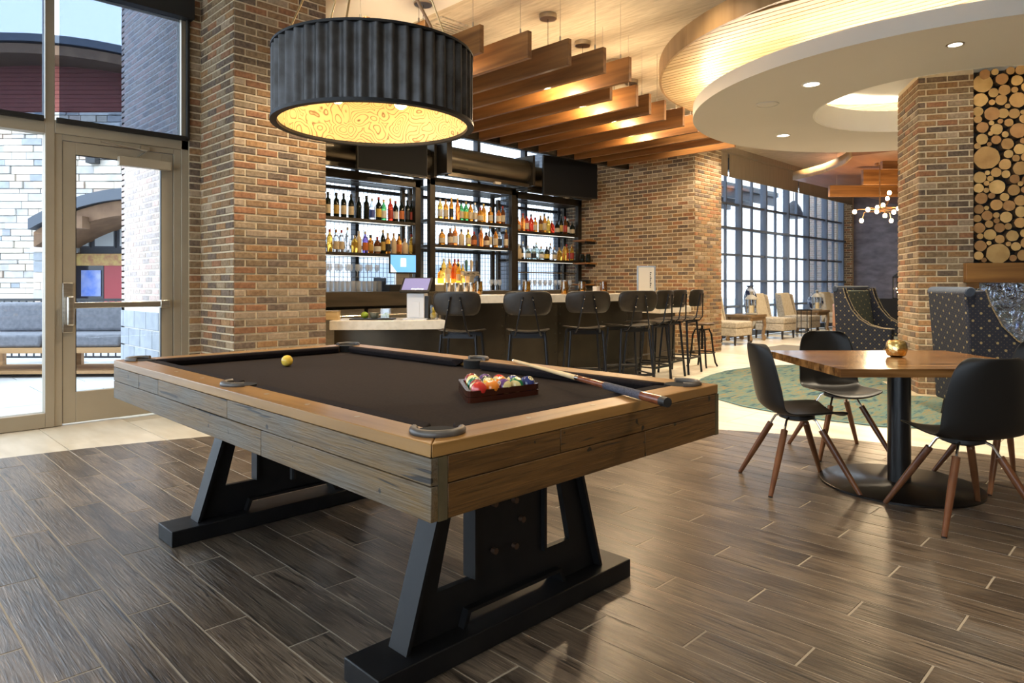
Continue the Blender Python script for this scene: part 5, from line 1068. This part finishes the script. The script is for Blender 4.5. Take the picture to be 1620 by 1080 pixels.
mat_o = obj('door_mat', MB().box(11.75, 13.2, 4.9, 5.7, 0.0005, 0.008), mat('grey_mat', (0.16, 0.145, 0.12), rough=0.9), smooth=False); tag(mat_o, 'grey floor mat past the brick corner', 'mat')
# ================================================================== WING CHAIRS AND LOUNGE
def dotfab(name, base, dot, sc_=26, thr=0.11):
    m = bpy.data.materials.new(name); m.use_nodes = True; N, L = mnode(m); b = N['Principled BSDF']; b.inputs['Roughness'].default_value = 0.85; 
    tc = N.new('ShaderNodeTexCoord'); sp = N.new('ShaderNodeSeparateXYZ'); L.new(tc.outputs['Object'], sp.inputs[0]); outs = []
    def mth(op, a, v=0.0):
        n = N.new('ShaderNodeMath'); n.operation = op
        for q, i_ in ((a, 0), (v, 1)):
            if hasattr(q, 'is_output'): L.new(q, n.inputs[i_])
            else: n.inputs[i_].default_value = q
        return n.outputs[0]
    u_ = mth('ADD', sp.outputs[0], sp.outputs[1]); v_ = mth('ADD', sp.outputs[2], mth('MULTIPLY', sp.outputs[0], 0.15))
    for k_, th_ in ((52.0, 0.86), (150.0, 0.80)):
        outs.append(mth('GREATER_THAN', mth('MULTIPLY', mth('SINE', mth('MULTIPLY', u_, k_)), mth('SINE', mth('MULTIPLY', v_, k_))), th_))
    h_ = N.new('ShaderNodeMath'); h_.operation = 'MULTIPLY'; h_.inputs[1].default_value = 0.22; L.new(outs[1], h_.inputs[0])
    mxm = N.new('ShaderNodeMath'); mxm.operation = 'MAXIMUM'; L.new(outs[0], mxm.inputs[0]); L.new(h_.outputs[0], mxm.inputs[1])
    mx_ = N.new('ShaderNodeMix'); mx_.data_type = 'RGBA'; L.new(mxm.outputs[0], mx_.inputs[0]); mx_.inputs[6].default_value = (*base, 1); mx_.inputs[7].default_value = (*dot, 1); L.new(mx_.outputs[2], b.inputs['Base Color']); return m
NAVY = dotfab('navy_dot_fabric', (0.006, 0.009, 0.021), (0.24, 0.19, 0.09)); NAVY2 = dotfab('grey_green_dot_fabric', (0.085, 0.10, 0.085), (0.42, 0.34, 0.16))
VELV = mat('navy_velvet', (0.015, 0.026, 0.05), (0.025, 0.042, 0.07), rough=0.7, scale=30, sheen=0.1)
def wing_chair(label, loc, rz):
    t = thing('wing_chair', label, 'armchair', loc, rz, 'navy wing chairs by the fireplace')
    obj('seat_base', MB().box(-0.30, 0.30, -0.30, 0.34, 0.14, 0.34), NAVY, t, bevel=0.02)
    obj('seat_cushion', MB().box(-0.285, 0.285, -0.28, 0.36, 0.34, 0.47), NAVY2, t, bevel=0.04, seg=3)
    mb = MB(); mb.add([(-.36, -.40, .14), (.36, -.40, .14), (.36, -.28, .14), (-.36, -.28, .14), (-.37, -.47, 1.12), (.37, -.47, 1.12), (.37, -.37, 1.12), (-.37, -.37, 1.12)], [(0, 3, 2, 1), (4, 5, 6, 7), (0, 1, 5, 4), (1, 2, 6, 5), (2, 3, 7, 6), (3, 0, 4, 7)]); obj('back', mb, NAVY, t, bevel=0.02, seg=3)
    mb = MB(); mb.add([(-.29, -.29, .44), (.29, -.29, .44), (.29, -.25, .46), (-.29, -.25, .46), (-.30, -.38, 1.1), (.30, -.38, 1.1), (.30, -.345, 1.09), (-.30, -.345, 1.09)], [(0, 3, 2, 1), (4, 5, 6, 7), (0, 1, 5, 4), (1, 2, 6, 5), (2, 3, 7, 6), (3, 0, 4, 7)]); obj('back_cushion', mb, NAVY2, t, bevel=0.012)
    obj('top_roll', MB().tube([(-.385, -.425, 1.115), (.385, -.425, 1.115)], 0.042, 14), VELV, t, bevel=0.01)
    pr = [(-.46, 1.12), (-.40, .14), (.33, .14), (.36, .60), (.22, .605), (.06, .64), (-.08, .72), (-.19, .84), (-.27, 1.0), (-.31, 1.13)]
    for sx in (-1, 1):
        a, b_ = sx * 0.30, sx * 0.375; mb = MB(); n = len(pr); vs = [(x, y, z) for x in (a, b_) for y, z in pr]
        fs = [tuple(range(n)), tuple(range(2 * n - 1, n - 1, -1))] + [(i, n + i, n + (i + 1) % n, (i + 1) % n) for i in range(n)]
        if sx > 0: fs = [f[::-1] for f in fs]
        mb.add(vs, fs); w_ = obj('wing_arm', mb, NAVY, t, bevel=0.014)
        for xx in (sx * 0.372, sx * 0.305): obj('stud_piping', MB().tube([(xx, y, z + .003) for y, z in pr[3:]], 0.006, 6), mat('brass_piping', (0.38, 0.30, 0.15), (0.03, 0.03, 0.05), rough=0.4, scale=120) if 'brass_piping' not in bpy.data.materials else bpy.data.materials['brass_piping'], w_)
        for y in (-.34, .28): obj('leg', MB().tube([(sx * .28, y, .15), (sx * .30, y + (.02 if y > 0 else -.03), 0)], [.026, .016], 8), BLKM, t)
    return t
x, y = xy(4.25, 5.89)
wc = wing_chair('navy gold-dotted wing chair beside the brick pier, seen from behind', (x, y, 0.009), R(-56 - 90))
x, y = xy(5.0, 9.25); c = copy_tree(wc); c.location = (x, y, 0.009); c.rotation_euler = (0, 0, R(-104 - 90)); c['label'] = 'navy gold-dotted wing chair left of the brick pier, its inner back showing'
CRM = mat('cream_damask', (0.36, 0.31, 0.24), (0.52, 0.46, 0.36), rough=0.85, scale=28, detail=2); CRM2 = mat('cream_back', (0.46, 0.38, 0.26), (0.54, 0.46, 0.33), rough=0.85, scale=20)
DLEG = mat('espresso_leg', (0.02, 0.014, 0.010), rough=0.4)
def lounge(label, loc, rz):
    t = thing('slipper_chair', label, 'lounge chair', loc, rz, 'cream slipper chairs by the lounge windows')
    obj('seat', MB().box(-.33, .33, -.28, .36, .18, .33), CRM, t, bevel=.015); obj('seat_cushion', MB().box(-.33, .33, -.26, .37, .332, .46), CRM, t, bevel=.03, seg=3)
    mb = MB(); mb.add([(-.33, -.36, .18), (.33, -.36, .18), (.33, -.22, .4), (-.33, -.22, .4), (-.31, -.46, .98), (.31, -.46, .98), (.31, -.38, .99), (-.31, -.38, .99)], [(0, 3, 2, 1), (4, 5, 6, 7), (0, 1, 5, 4), (1, 2, 6, 5), (2, 3, 7, 6), (3, 0, 4, 7)]); obj('backrest', mb, CRM2, t, bevel=.02, seg=3)
    for sx in (-1, 1):
        mb = MB(); mb.prism([(0, 0), (.05, 0), (.05, .3), (0, .3)], 0, 1); n = [(-.44, .97), (-.30, .95), (-.20, .46), (-.34, .40)]; vs = [(xx, y, z) for xx in (sx * .31, sx * .345) for y, z in n]
        mb = MB(); fs = [(0, 1, 2, 3), (7, 6, 5, 4), (0, 4, 5, 1), (1, 5, 6, 2), (2, 6, 7, 3), (3, 7, 4, 0)]
        mb.add(vs, fs if sx < 0 else [f[::-1] for f in fs]); obj('side_wing', mb, CRM, t, bevel=.012)
        for y in (-.28, .31): obj('leg', MB().tube([(sx * .28, y, .19), (sx * .29, y, 0)], [.028, .018], 6), DLEG, t)
    return t
lg = lounge('cream slipper chair nearest the brick corner, half hidden', (12.72, 6.62, 0), R(180))
for X_, lab in ((14.87, 'cream slipper chair between the two lounge side tables'), (16.25, 'cream slipper chair left of the second lounge side table'), (18.9, 'farthest cream slipper chair behind the orange armchair')):
    c = copy_tree(lg); c.location = (X_, 6.62, 0); c['label'] = lab
SIDE = wood('side_table_oak', (0.17, 0.10, 0.045), (0.28, 0.18, 0.085), axis=0, rough=0.45)
def side_table(label, loc):
    t = thing('side_table', label, 'side table', loc, 0, 'chunky oak side tables in the lounge'); obj('top', MB().box(-.36, .36, -.3, .3, .50, .555), SIDE, t, bevel=.006)
    obj('apron', MB().box(-.33, .33, -.27, .27, .43, .50), SIDE, t)
    for sx in (-1, 1):
        for sy in (-1, 1): obj('leg', MB().tube([(sx * .31, sy * .25, .5), (sx * .325, sy * .262, .32), (sx * .30, sy * .24, .12), (sx * .315, sy * .255, .05), (sx * .30, sy * .24, 0)], [.045, .04, .036, .05, .045], 8), SIDE, t)
    return t
st_ = side_table('oak side table with lantern and tall dark vase nearer the brick corner', (13.78, 6.75, 0)); c = copy_tree(st_); c.location = (17.35, 6.75, 0); c['label'] = 'oak side table with lantern and round dark vase farther along the windows'
def lantern(label, loc, s=1.0):
    t = thing('lantern', label, 'lantern', loc, 0, 'grey candle lanterns in the lounge'); t.scale = (s, s, s)
    G_ = mat('zinc_lantern', (0.30, 0.28, 0.24), rough=0.5) if 'zinc_lantern' not in bpy.data.materials else bpy.data.materials['zinc_lantern']
    obj('base', MB().lathe([(.11, 0), (.12, .01), (.12, .03), (.1, .04)], 16), G_, t); obj('roof', MB().lathe([(.135, .32), (.13, .335), (.07, .40), (.03, .42), (.03, .46), (.045, .48), (.001, .50)], 16), G_, t)
    for k in range(6): obj('post', MB().tube([(.1 * math.cos(k * PI / 3), .1 * math.sin(k * PI / 3), .03), (.1 * math.cos(k * PI / 3), .1 * math.sin(k * PI / 3), .33)], .007, 6), G_, t)
    obj('glass', MB().lathe([(.092, .04), (.092, .32)], 20), TGL, t); obj('candle', MB().lathe([(.045, .04), (.045, .19)], 14), CANDLE, t); return t
lantern('grey candle lantern on the side table nearer the brick corner', (13.62, 6.55, .5555)); lantern('grey candle lantern on the farther side table', (17.2, 6.58, .5555))
VAS = mat('cobalt_vase', (0.01, 0.016, 0.05), (0.35, 0.40, 0.5), rough=0.1, scale=9, lo=0.5, hi=0.6)
t = thing('tall_vase', 'tall dark blue painted vase beside the first lantern', 'vase', (13.98, 6.75, .5555)); obj('body', MB().lathe([(.07, 0), (.09, .02), (.13, .2), (.135, .38), (.09, .52), (.05, .56), (.07, .60)], 20), VAS, t); obj('lip', MB().ring((0, 0), .06, .078, .595, .61, n=20), VAS, t)
t = thing('round_vase', 'round dark blue painted vase beside the farther lantern', 'vase', (17.55, 6.75, .5555)); obj('body', MB().lathe([(.07, 0), (.13, .05), (.19, .17), (.17, .29), (.08, .36), (.06, .39)], 20), VAS, t); obj('lip', MB().ring((0, 0), .055, .075, .385, .40, n=20), VAS, t)
t = thing('plant_stand', 'low black wire stand between the cream chairs', 'stand', (15.6, 6.25, 0))
for a in range(4): obj('leg', MB().tube([(.16 * math.cos(a * PI / 2 + .78), .16 * math.sin(a * PI / 2 + .78), 0), (.16 * math.cos(a * PI / 2 + .78), .16 * math.sin(a * PI / 2 + .78), .62)], .008, 6), BLK, t)
obj('top_ring', MB().ring((0, 0), .15, .17, .60, .62, n=24), BLK, t); obj('lower_ring', MB().ring((0, 0), .15, .17, .1, .115, n=24), BLK, t)
ORG = mat('tan_leather', (0.36, 0.13, 0.03), (0.47, 0.19, 0.05), rough=0.4, scale=6)
x, y = xy(6.72, 13.4); t = thing('leather_armchair', 'boxy orange-tan leather armchair with a steel band', 'armchair', (x, y, 0), R(-65 - 90))
obj('back', MB().box(-.36, .36, -.36, -.24, .12, .80), ORG, t, bevel=.03, seg=3); obj('seat', MB().box(-.28, .28, -.24, .36, .15, .44), ORG, t, bevel=.03, seg=3)
for sx in (-1, 1): obj('arm', MB().box(min(sx * .28, sx * .38), max(sx * .28, sx * .38), -.3, .36, .12, .60), ORG, t, bevel=.025, seg=3); obj('foot', MB().box(sx * .3 - .03, sx * .3 + .03, -.3, .3, 0, .12), BLK, t)
obj('steel_band', MB().box(-.39, .39, -.37, .37, .345, .365), CHROME, t)
# table with lantern and vase before the slate wall
x, y = (20.6, 5.6); t = thing('console_table', 'low console before the slate wall carrying a lantern', 'console', (x, y, 0), R(90)); obj('top', MB().box(-1.0, 1.0, -.25, .25, .75, .8), DLEG, t); obj('cabinet', MB().box(-.95, .95, -.22, .22, .0, .75), DLEG, t)
LBR = mat('black_lantern', (0.03, 0.028, 0.025), rough=.4)
t = thing('tall_lantern', 'tall black lantern with twinkle lights before the slate wall', 'lantern', (x, y, .8005)); 
obj('frame', MB().box(-.2, -.17, -.2, -.17, 0, .6).box(.17, .2, -.2, -.17, 0, .6).box(-.2, -.17, .17, .2, 0, .6).box(.17, .2, .17, .2, 0, .6).box(-.2, .2, -.2, .2, 0, .03).box(-.2, .2, -.2, .2, .57, .6), LBR, t); obj('roof', MB().lathe([(.26, .6), (.1, .74), (.04, .76), (.04, .8)], 4), LBR, t)
rs = random.Random(3); mb = MB()
for i in range(26): mb.ball((rs.uniform(-.14, .14), rs.uniform(-.14, .14), rs.uniform(.06, .54)), .012, 6)
o = obj('twinkle_lights', mb, BULB, t); o['kind'] = 'stuff'
t = thing('white_vase', 'small white vase with a bare twig before the slate wall', 'vase', (x + .25, y - .72, .8005)); obj('body', MB().lathe([(.06, 0), (.11, .08), (.12, .25), (.07, .38), (.05, .46)], 16), PWH, t); obj('twig', MB().tube([(0, 0, .4), (.05, .05, .7), (-.08, .1, .95), (.02, .18, 1.15)], .012, 6), LEGW, t)
# lantern on a low table left of the orange chair
x, y = xy(7.15, 14.4); t = thing('round_table', 'small dark round table behind the orange armchair', 'side table', (x, y, 0)); obj('top', MB().lathe([(.25, .42), (.26, .43), (.26, .45)], 24), DLEG, t); obj('stem', MB().tube([(0, 0, 0.02), (0, 0, .42)], .03, 8), DLEG, t); obj('foot', MB().lathe([(.18, 0), (.18, .02)], 20), DLEG, t)
lantern('pale lantern behind the orange leather armchair', (x, y, .4505), 1.0)
# sputnik chandelier
def D(px, py, d): x, y = xy((px - 810) / FPX * d, d); return (x, y, H + (HZ - py) / FPX * d)
BRASS = mat('aged_brass', (0.33, 0.18, 0.08), rough=0.35, metal=0.9)
c0_ = Vector(D(1392, 332, 12.0)); t = thing('branch_chandelier', 'branching brass chandelier with bare glowing bulbs', 'chandelier', c0_)
bl = [(1352, 335), (1363, 349), (1373, 331.5), (1388, 328), (1397, 324.5), (1387, 334.5), (1404, 314), (1407, 305), (1400, 341), (1410, 349), (1414, 335.5), (1421, 330), (1436, 322), (1430, 345)]
obj('stem', MB().tube([(0, 0, -.05), (0, 0, 3.3 - c0_.z)], .012, 8), BRASS, t)
obj('canopy', MB().lathe([(.08, 3.28 - c0_.z), (.08, 3.32 - c0_.z)], 20), BRASS, t)
for i, (px, py) in enumerate(bl):
    p = Vector(D(px, py, 12.0 + 0.28 * math.sin(i * 2.3))) - c0_; k_ = Vector((p.x * .55, p.y * .55, p.z * .25 + .02)); e_ = Vector((p.x, p.y, p.z)); m_ = Vector((p.x * .85, p.y * .85, k_.z))
    arm = obj('arm', MB().tube([(0, 0, k_.z), k_, m_, m_ + (e_ - m_) * .8], .007, 6), BRASS, t); obj('bulb', MB().ball(e_, .036, 12, 1.1), BULB, arm)
lamp('chandelier_light', 'POINT', (0, 0, -.35), 60, WARM, .2, t)
for (pa, pb, d_, y0, y1, lab) in ((1313, 1480, 13.0, 311, 293, 'lowest'), (1366, 1480, 12.3, 291.5, 268, 'middle'), (1396.5, 1480, 11.8, 267, 243, 'highest')):
    a = Vector(D(pa, y0, d_)); b_ = Vector(D(pb, y0, d_)); z1 = D(pa, y1, d_)[2]; t = thing('ceiling_beam', '%s of the three walnut beams hung in the far lounge' % lab, 'beam', a, R(-45), 'walnut beams in the lounge')
    obj('plank', MB().box(0, (b_ - a).length, 0, .08, 0, z1 - a.z), BEAMX, t, bevel=.003)
    for q in (.15, 1.2): obj('cable', MB().tube([(q, .04, z1 - a.z), (q, .04, ZC - a.z)], .003, 5), WIRE, t)
t = thing('recessed_downlight', 'recessed downlight in the far wood lounge soffit', 'downlight', (16.0, 5.0, 3.32)); obj('lens', MB().lathe([(.001, -.004), (.1, -.004), (.1, -.001)], 24), WHITE, t); obj('trim_ring', MB().ring((0, 0), .1, .13, -.006, -.001, n=24), WHITE, t)

# ================================================================== OUTDOORS
EX = 1.0
PAV = mat('patio_concrete', (0.40, 0.41, 0.41), (0.52, 0.53, 0.53), rough=0.8, scale=1.2)
gnd = struct('ground', MB().box(-30, 60, 6.96, 70, -0.25, -0.12), PAV, 'pale grey paved ground outside the windows', 'ground')
tl_ = MB().box(0, 1.19, 0, .79, 0, .05); tme_ = bpy.data.meshes.new('paver'); tme_.from_pydata(tl_.v, [], tl_.f); tme_.materials.append(mat('patio_paver', (0.42, 0.43, 0.43), (0.54, 0.55, 0.55), rough=.75, scale=2, rnd=.06))
for i in range(-7, 3):
    for j in range(8): inst('paver', tme_, gnd, (i * 1.2 + (.6 if j % 2 else 0) - .05, 6.97 + j * .8, -.12))
# brick wing wall outside, grey block below
we = struct('wall_outside', MB().box(2.44, 2.52, 6.97, 8.95, -.12, 6.2).box(2.44, 3.6, 8.85, 8.95, -.12, 6.2), MORT2, 'outdoor wing wall of brick above grey block', 'brick wall')
brickwork(we, [((2.44, 8.95), (0, -1), 1.98, 0.94, 6.1, 0.05)], 300, BRM2, ln=.205, dpt=.004)
brickwork(we, [((2.44, 8.95), (0, -1), 1.98, -.12, 0.9, 0.1)], 60, [mat('grey_block', (0.30, 0.33, 0.37), (0.38, 0.41, 0.45), rough=.9, scale=6, rnd=.08)], ln=.40, ch=.203, gap=.014, dpt=.012, name='block')
OUT_ = R(-45)
# sofa
GRY = mat('grey_outdoor_cushion', (0.14, 0.15, 0.175), (0.19, 0.20, 0.23), rough=.9, scale=20); TEAK = wood('teak', (0.34, 0.19, 0.08), (0.48, 0.29, 0.13), axis=0, rough=.6)
x, y = xy(-6.25, 9.55); t = thing('patio_sofa', 'grey cushioned teak patio sofa outside the door', 'sofa', (x, y, -.07), R(-42))
for a in (-1.15, -.1): obj('seat_cushion', MB().box(a, a + 1.0, -.3, .45, .40, .58), GRY, t, bevel=.04, seg=3)
for a in (-1.15, -.1, .8): obj('back_cushion', MB().box(a, a + (.98 if a < .7 else .3), .30, .5, .58, 1.0), GRY, t, bevel=.05, seg=3)
obj('frame', MB().box(-1.25, 1.2, -.35, .5, .33, .40).box(-1.25, 1.2, -.35, .5, .05, .09), TEAK, t)
for a in (-1.2, -.1, 1.1): obj('leg', MB().box(a, a + .09, -.35, -.27, 0, .34).box(a, a + .09, .4, .48, 0, .34), TEAK, t)
x, y = xy(-7.25, 8.55); t = thing('patio_bench', 'low slatted teak bench before the patio sofa', 'bench', (x, y, -.07), R(-40))
for k_ in range(6): obj('slat', MB().box(-.6, .5, -.3 + k_ * .1, -.22 + k_ * .1, .36, .40), TEAK, t)
for a in (-.55, .42): obj('leg', MB().box(a, a + .08, -.3, -.22, 0, .36).box(a, a + .08, .2, .28, 0, .36), TEAK, t)
obj('stretcher', MB().box(-.6, .5, -.28, -.24, .06, .12), TEAK, t)
x, y = xy(-8.25, 10.15); t = thing('patio_chair', 'light grey woven patio chair at the left window edge', 'chair', (x, y, -.07), R(60)); pts = []
for j, z in enumerate((.4, .6, .85, .95)):
    for i in range(9): a = R(-110 + 220 * i / 8 - 90); r_ = .3 + .03 * j; pts.append((r_ * math.cos(a), r_ * math.sin(a), z - (.2 if j > 1 else 0) * abs(i - 4) / 4 * (j - 1)))
obj('shell', MB().grid(pts, 9, 4), mat('woven_grey', (.42, .42, .42), rough=.8), t, solid=.03, sub=1); obj('seat', MB().lathe([(.3, .38), (.3, .43)], 20), bpy.data.materials['woven_grey'], t)
for k_ in range(4): obj('leg', MB().tube([(.15 * math.cos(k_ * 1.57), .15 * math.sin(k_ * 1.57), .4), (.28 * math.cos(k_ * 1.57), .28 * math.sin(k_ * 1.57), 0)], .015, 6), TEAK, t)
# railing
IRON = mat('black_iron', (0.03, 0.034, 0.04), rough=.5)
x, y = xy(0, 11.0); t = thing('patio_railing', 'black metal picket railing along the patio', 'railing', (x, y, -.1), OUT_)
obj('top_rail', MB().box(-9.5, -5.6, 0, .05, 1.02, 1.06), IRON, t); obj('mid_rail', MB().box(-9.5, -5.6, .01, .04, .87, .90).box(-9.5, -5.6, .01, .04, .1, .13), IRON, t)
pk_ = MB().box(-.009, .009, .016, .034, .1, 1.02); pkm = bpy.data.meshes.new('picket'); pkm.from_pydata(pk_.v, [], pk_.f); pkm.materials.append(IRON)
for i in range(32): inst('picket', pkm, t, (-9.4 + i * .12, 0, 0))
for a in (-9.4, -7.5, -5.7): obj('post', MB().box(a - .03, a + .03, -.01, .06, 0, 1.04), IRON, t)
# stone building
STN = [mat('stone_%d' % i, c, tuple(min(1, v * 1.25) for v in c), rough=.9, scale=7, rnd=.1) for i, c in enumerate([(0.50, 0.47, 0.42), (0.40, 0.39, 0.38), (0.54, 0.48, 0.40), (0.46, 0.37, 0.31), (0.27, 0.29, 0.32), (0.60, 0.58, 0.54)])]
x, y = xy(0, 15.0); bd = thing('stone_building', 'stone-faced building with arched roofs across the patio', 'building', (x, y, -.12), OUT_)
obj('wall', MB().box(-14.5, -7.2, .1, .5, 0, 5.1), MORT2, bd)
rs = random.Random(21); stones = []; z = 0
while z < 5.05:
    h_ = rs.uniform(.09, .18); a = -13.2 + rs.uniform(0, .3)
    while a < -7.2:
        l_ = rs.uniform(.18, .7); stones.append((a, min(l_, -7.2 - a), z, min(h_, 5.1 - z))); a += l_
    z += h_
rs.shuffle(stones); restm = MB(); ns = 0
for a, l_, z, h_ in stones:
    if l_ < .05: continue
    if -10.15 < a + l_ / 2 < -8.3 and .0 < z < 2.9 and a > -10.35 and not (-10.35 < a and a + l_ < -9.75 and z < 2.65): 
        continue
    dp = rs.uniform(0, .05); mb = MB().box(a + .008, a + l_ - .008, .04 - dp, .12, z + .008, z + h_ - .008)
    if ns < 290: obj('stone', mb, rs.choice(STN + STN[:3] + STN[5:] * 3), bd, smooth=False); ns += 1
    else: restm.mi = rs.randrange(6); restm.add(mb.v, mb.f)
if restm.v: o = obj('stone', restm, STN, bd, smooth=False); o['kind'] = 'stuff'
RED = mat('red_siding', (0.20, 0.055, 0.045), (0.25, 0.07, 0.055), rough=.8, scale=5); ROOF = mat('dark_roof_metal', (0.07, 0.085, 0.11), rough=.5); TIM = mat('brown_timber', (0.12, 0.065, 0.035), (0.19, 0.11, 0.06), rough=.7, scale=4)
def arch(cx, z0, w_, rise, y0, y1, th, n=24):
    pts = [(cx - w_ / 2 + w_ * i / n, z0 + rise * (1 - (2 * i / n - 1) ** 2)) for i in range(n + 1)]
    return MB().prismxz(pts + [(x, z - th) for x, z in pts[::-1]], y0, y1)
for i in range(14): obj('siding_board', MB().box(-14.5, -6.0, .12, .3, 4.95 + i * .095, 4.95 + (i + 1) * .095 - .008), RED, bd, smooth=False)
obj('main_roof', arch(-10.6, 5.2, 11, 1.35, -.8, 2.0, .16), ROOF, bd); obj('main_soffit', arch(-10.6, 5.02, 11, 1.33, -.75, 1.8, .2), TIM, bd)
obj('upper_wall', MB().box(-14.5, -6.0, .3, .6, 4.9, 6.2), RED, bd)
pr_ = obj('porch_roof', arch(-7.5, 2.62, 4.3, 0.62, -1.4, .2, .22), ROOF, bd); obj('porch_timber', arch(-7.5, 2.36, 4.2, 0.65, -1.3, .15, .3), TIM, pr_); obj('beam_end', MB().box(-8.75, -8.5, -1.5, -1.25, 2.42, 2.66), TIM, pr_)
obj('entrance_wall', MB().box(-10.3, -7.2, .06, .14, 0, 2.95), mat('slate_facade', (.05, .058, .075), rough=.6), bd)
for i in range(3): f_ = obj('window', MB().box(-9.75 + i * .55, -9.28 + i * .55, .02, .07, 2.12, 2.62), WNM, bd); obj('pane', MB().box(-9.72 + i * .55, -9.31 + i * .55, .005, .025, 2.15, 2.59), mat('pale_pane', (.45, .48, .5), rough=.2) if i == 0 else bpy.data.materials['pale_pane'], f_)
cl_ = obj('stone_column', MB().box(-10.15, -9.62, -.5, .05, 0, 2.0), STN[0], bd); obj('column_cap', MB().box(-10.2, -9.52, -.55, .05, 2.0, 2.12), PWH, cl_)
k = 0; z = 0
while z < 1.95:
    h_ = rs.uniform(.12, .24); h_ = min(h_, 1.99 - z); c_ = rs.uniform(-10.0, -9.75)
    for a, b_ in ((-10.15, c_), (c_, -9.62)): obj('column_stone', MB().box(a + .006, b_ - .006, -.53, -.49, z + .006, z + h_ - .006), rs.choice(STN), cl_, smooth=False)
    z += h_
dd = obj('red_door', MB().box(-8.95, -8.35, -.02, .05, 0, 1.75), mat('red_door_paint', (.30, .03, .04), rough=.4), bd); obj('window_box', MB().box(-9.6, -8.97, -.01, .05, .2, 1.8), mat('dark_shop_glass', (.012, .014, .025), rough=.1), bd)
obj('poster', MB().box(-9.45, -9.02, -.03, -.012, 1.05, 1.62), mat('blue_poster', (.05, .14, .55), (.35, .4, .6), rough=.4, scale=3), bd); obj('valance', MB().box(-9.62, -8.3, -.05, .0, 1.72, 1.98), mat('rust_valance', (.35, .16, .08), (.5, .36, .12), rough=.6, scale=9), bd)
obj('floodlight', MB().box(-9.25, -9.05, -.2, .0, 3.95, 4.1).box(-10.1, -9.95, -.2, 0, 3.2, 3.35), IRON, bd)
# outside the lounge
wlo = struct('wall_lounge_outside', MB().box(21.1, 21.5, 7.5, 8.35, -.12, 6), MORT2, 'outdoor brick pier beyond the lounge windows', 'brick wall')
brickwork(wlo, [((21.1, 8.35), (0, -1), .85, -.1, 4.6, .05)], 150, BRM2)
can = thing('entrance_canopy', 'grey steel canopy outside the lounge windows', 'canopy', (0, 0, 3.55)); obj('roof_slab', MB().box(11, 21, 9.2, 12.5, .35, .5), ROOF, can)
for i in range(5): obj('joist', MB().box(11, 21, 9.3 + i * .75, 9.4 + i * .75, .1, .35), ROOF, can)
for x_ in (12, 20.5): obj('post', MB().box(x_, x_ + .2, 12.2, 12.4, -3.67, .35), ROOF, can)
t = thing('bell_lantern', 'dark bell-shaped lantern hanging outside the lounge window', 'lantern', (19.6, 8.15, 3.09)); obj('shade', MB().lathe([(.30, 0), (.28, .06), (.2, .3), (.1, .45), (.04, .5)], 20), mat('bell_dark', (.04, .045, .06), rough=.4), t); obj('hook', MB().tube([(0, 0, .5), (0, 0, .75), (.2, 0, .85), (1.5, 0, .85)], .015, 6), IRON, t)
lo_b = thing('distant_building', 'low pale commercial building across the street from the lounge', 'building', (34, 30, -.12)); obj('wall', MB().box(-18, 22, 0, 6, 0, 3.2), mat('distant_wall', (.55, .57, .6), rough=.9), lo_b); obj('roof', MB().box(-18.2, 22.2, -.3, 6, 3.2, 3.6), mat('distant_roof', (.4, .42, .45), rough=.9), lo_b)
for i in range(7): obj('window', MB().box(-15 + i * 5, -12.5 + i * 5, -.05, .02, .8, 2.4), mat('distant_pane', (.25, .3, .36), rough=.2) if i == 0 else bpy.data.materials['distant_pane'], lo_b)
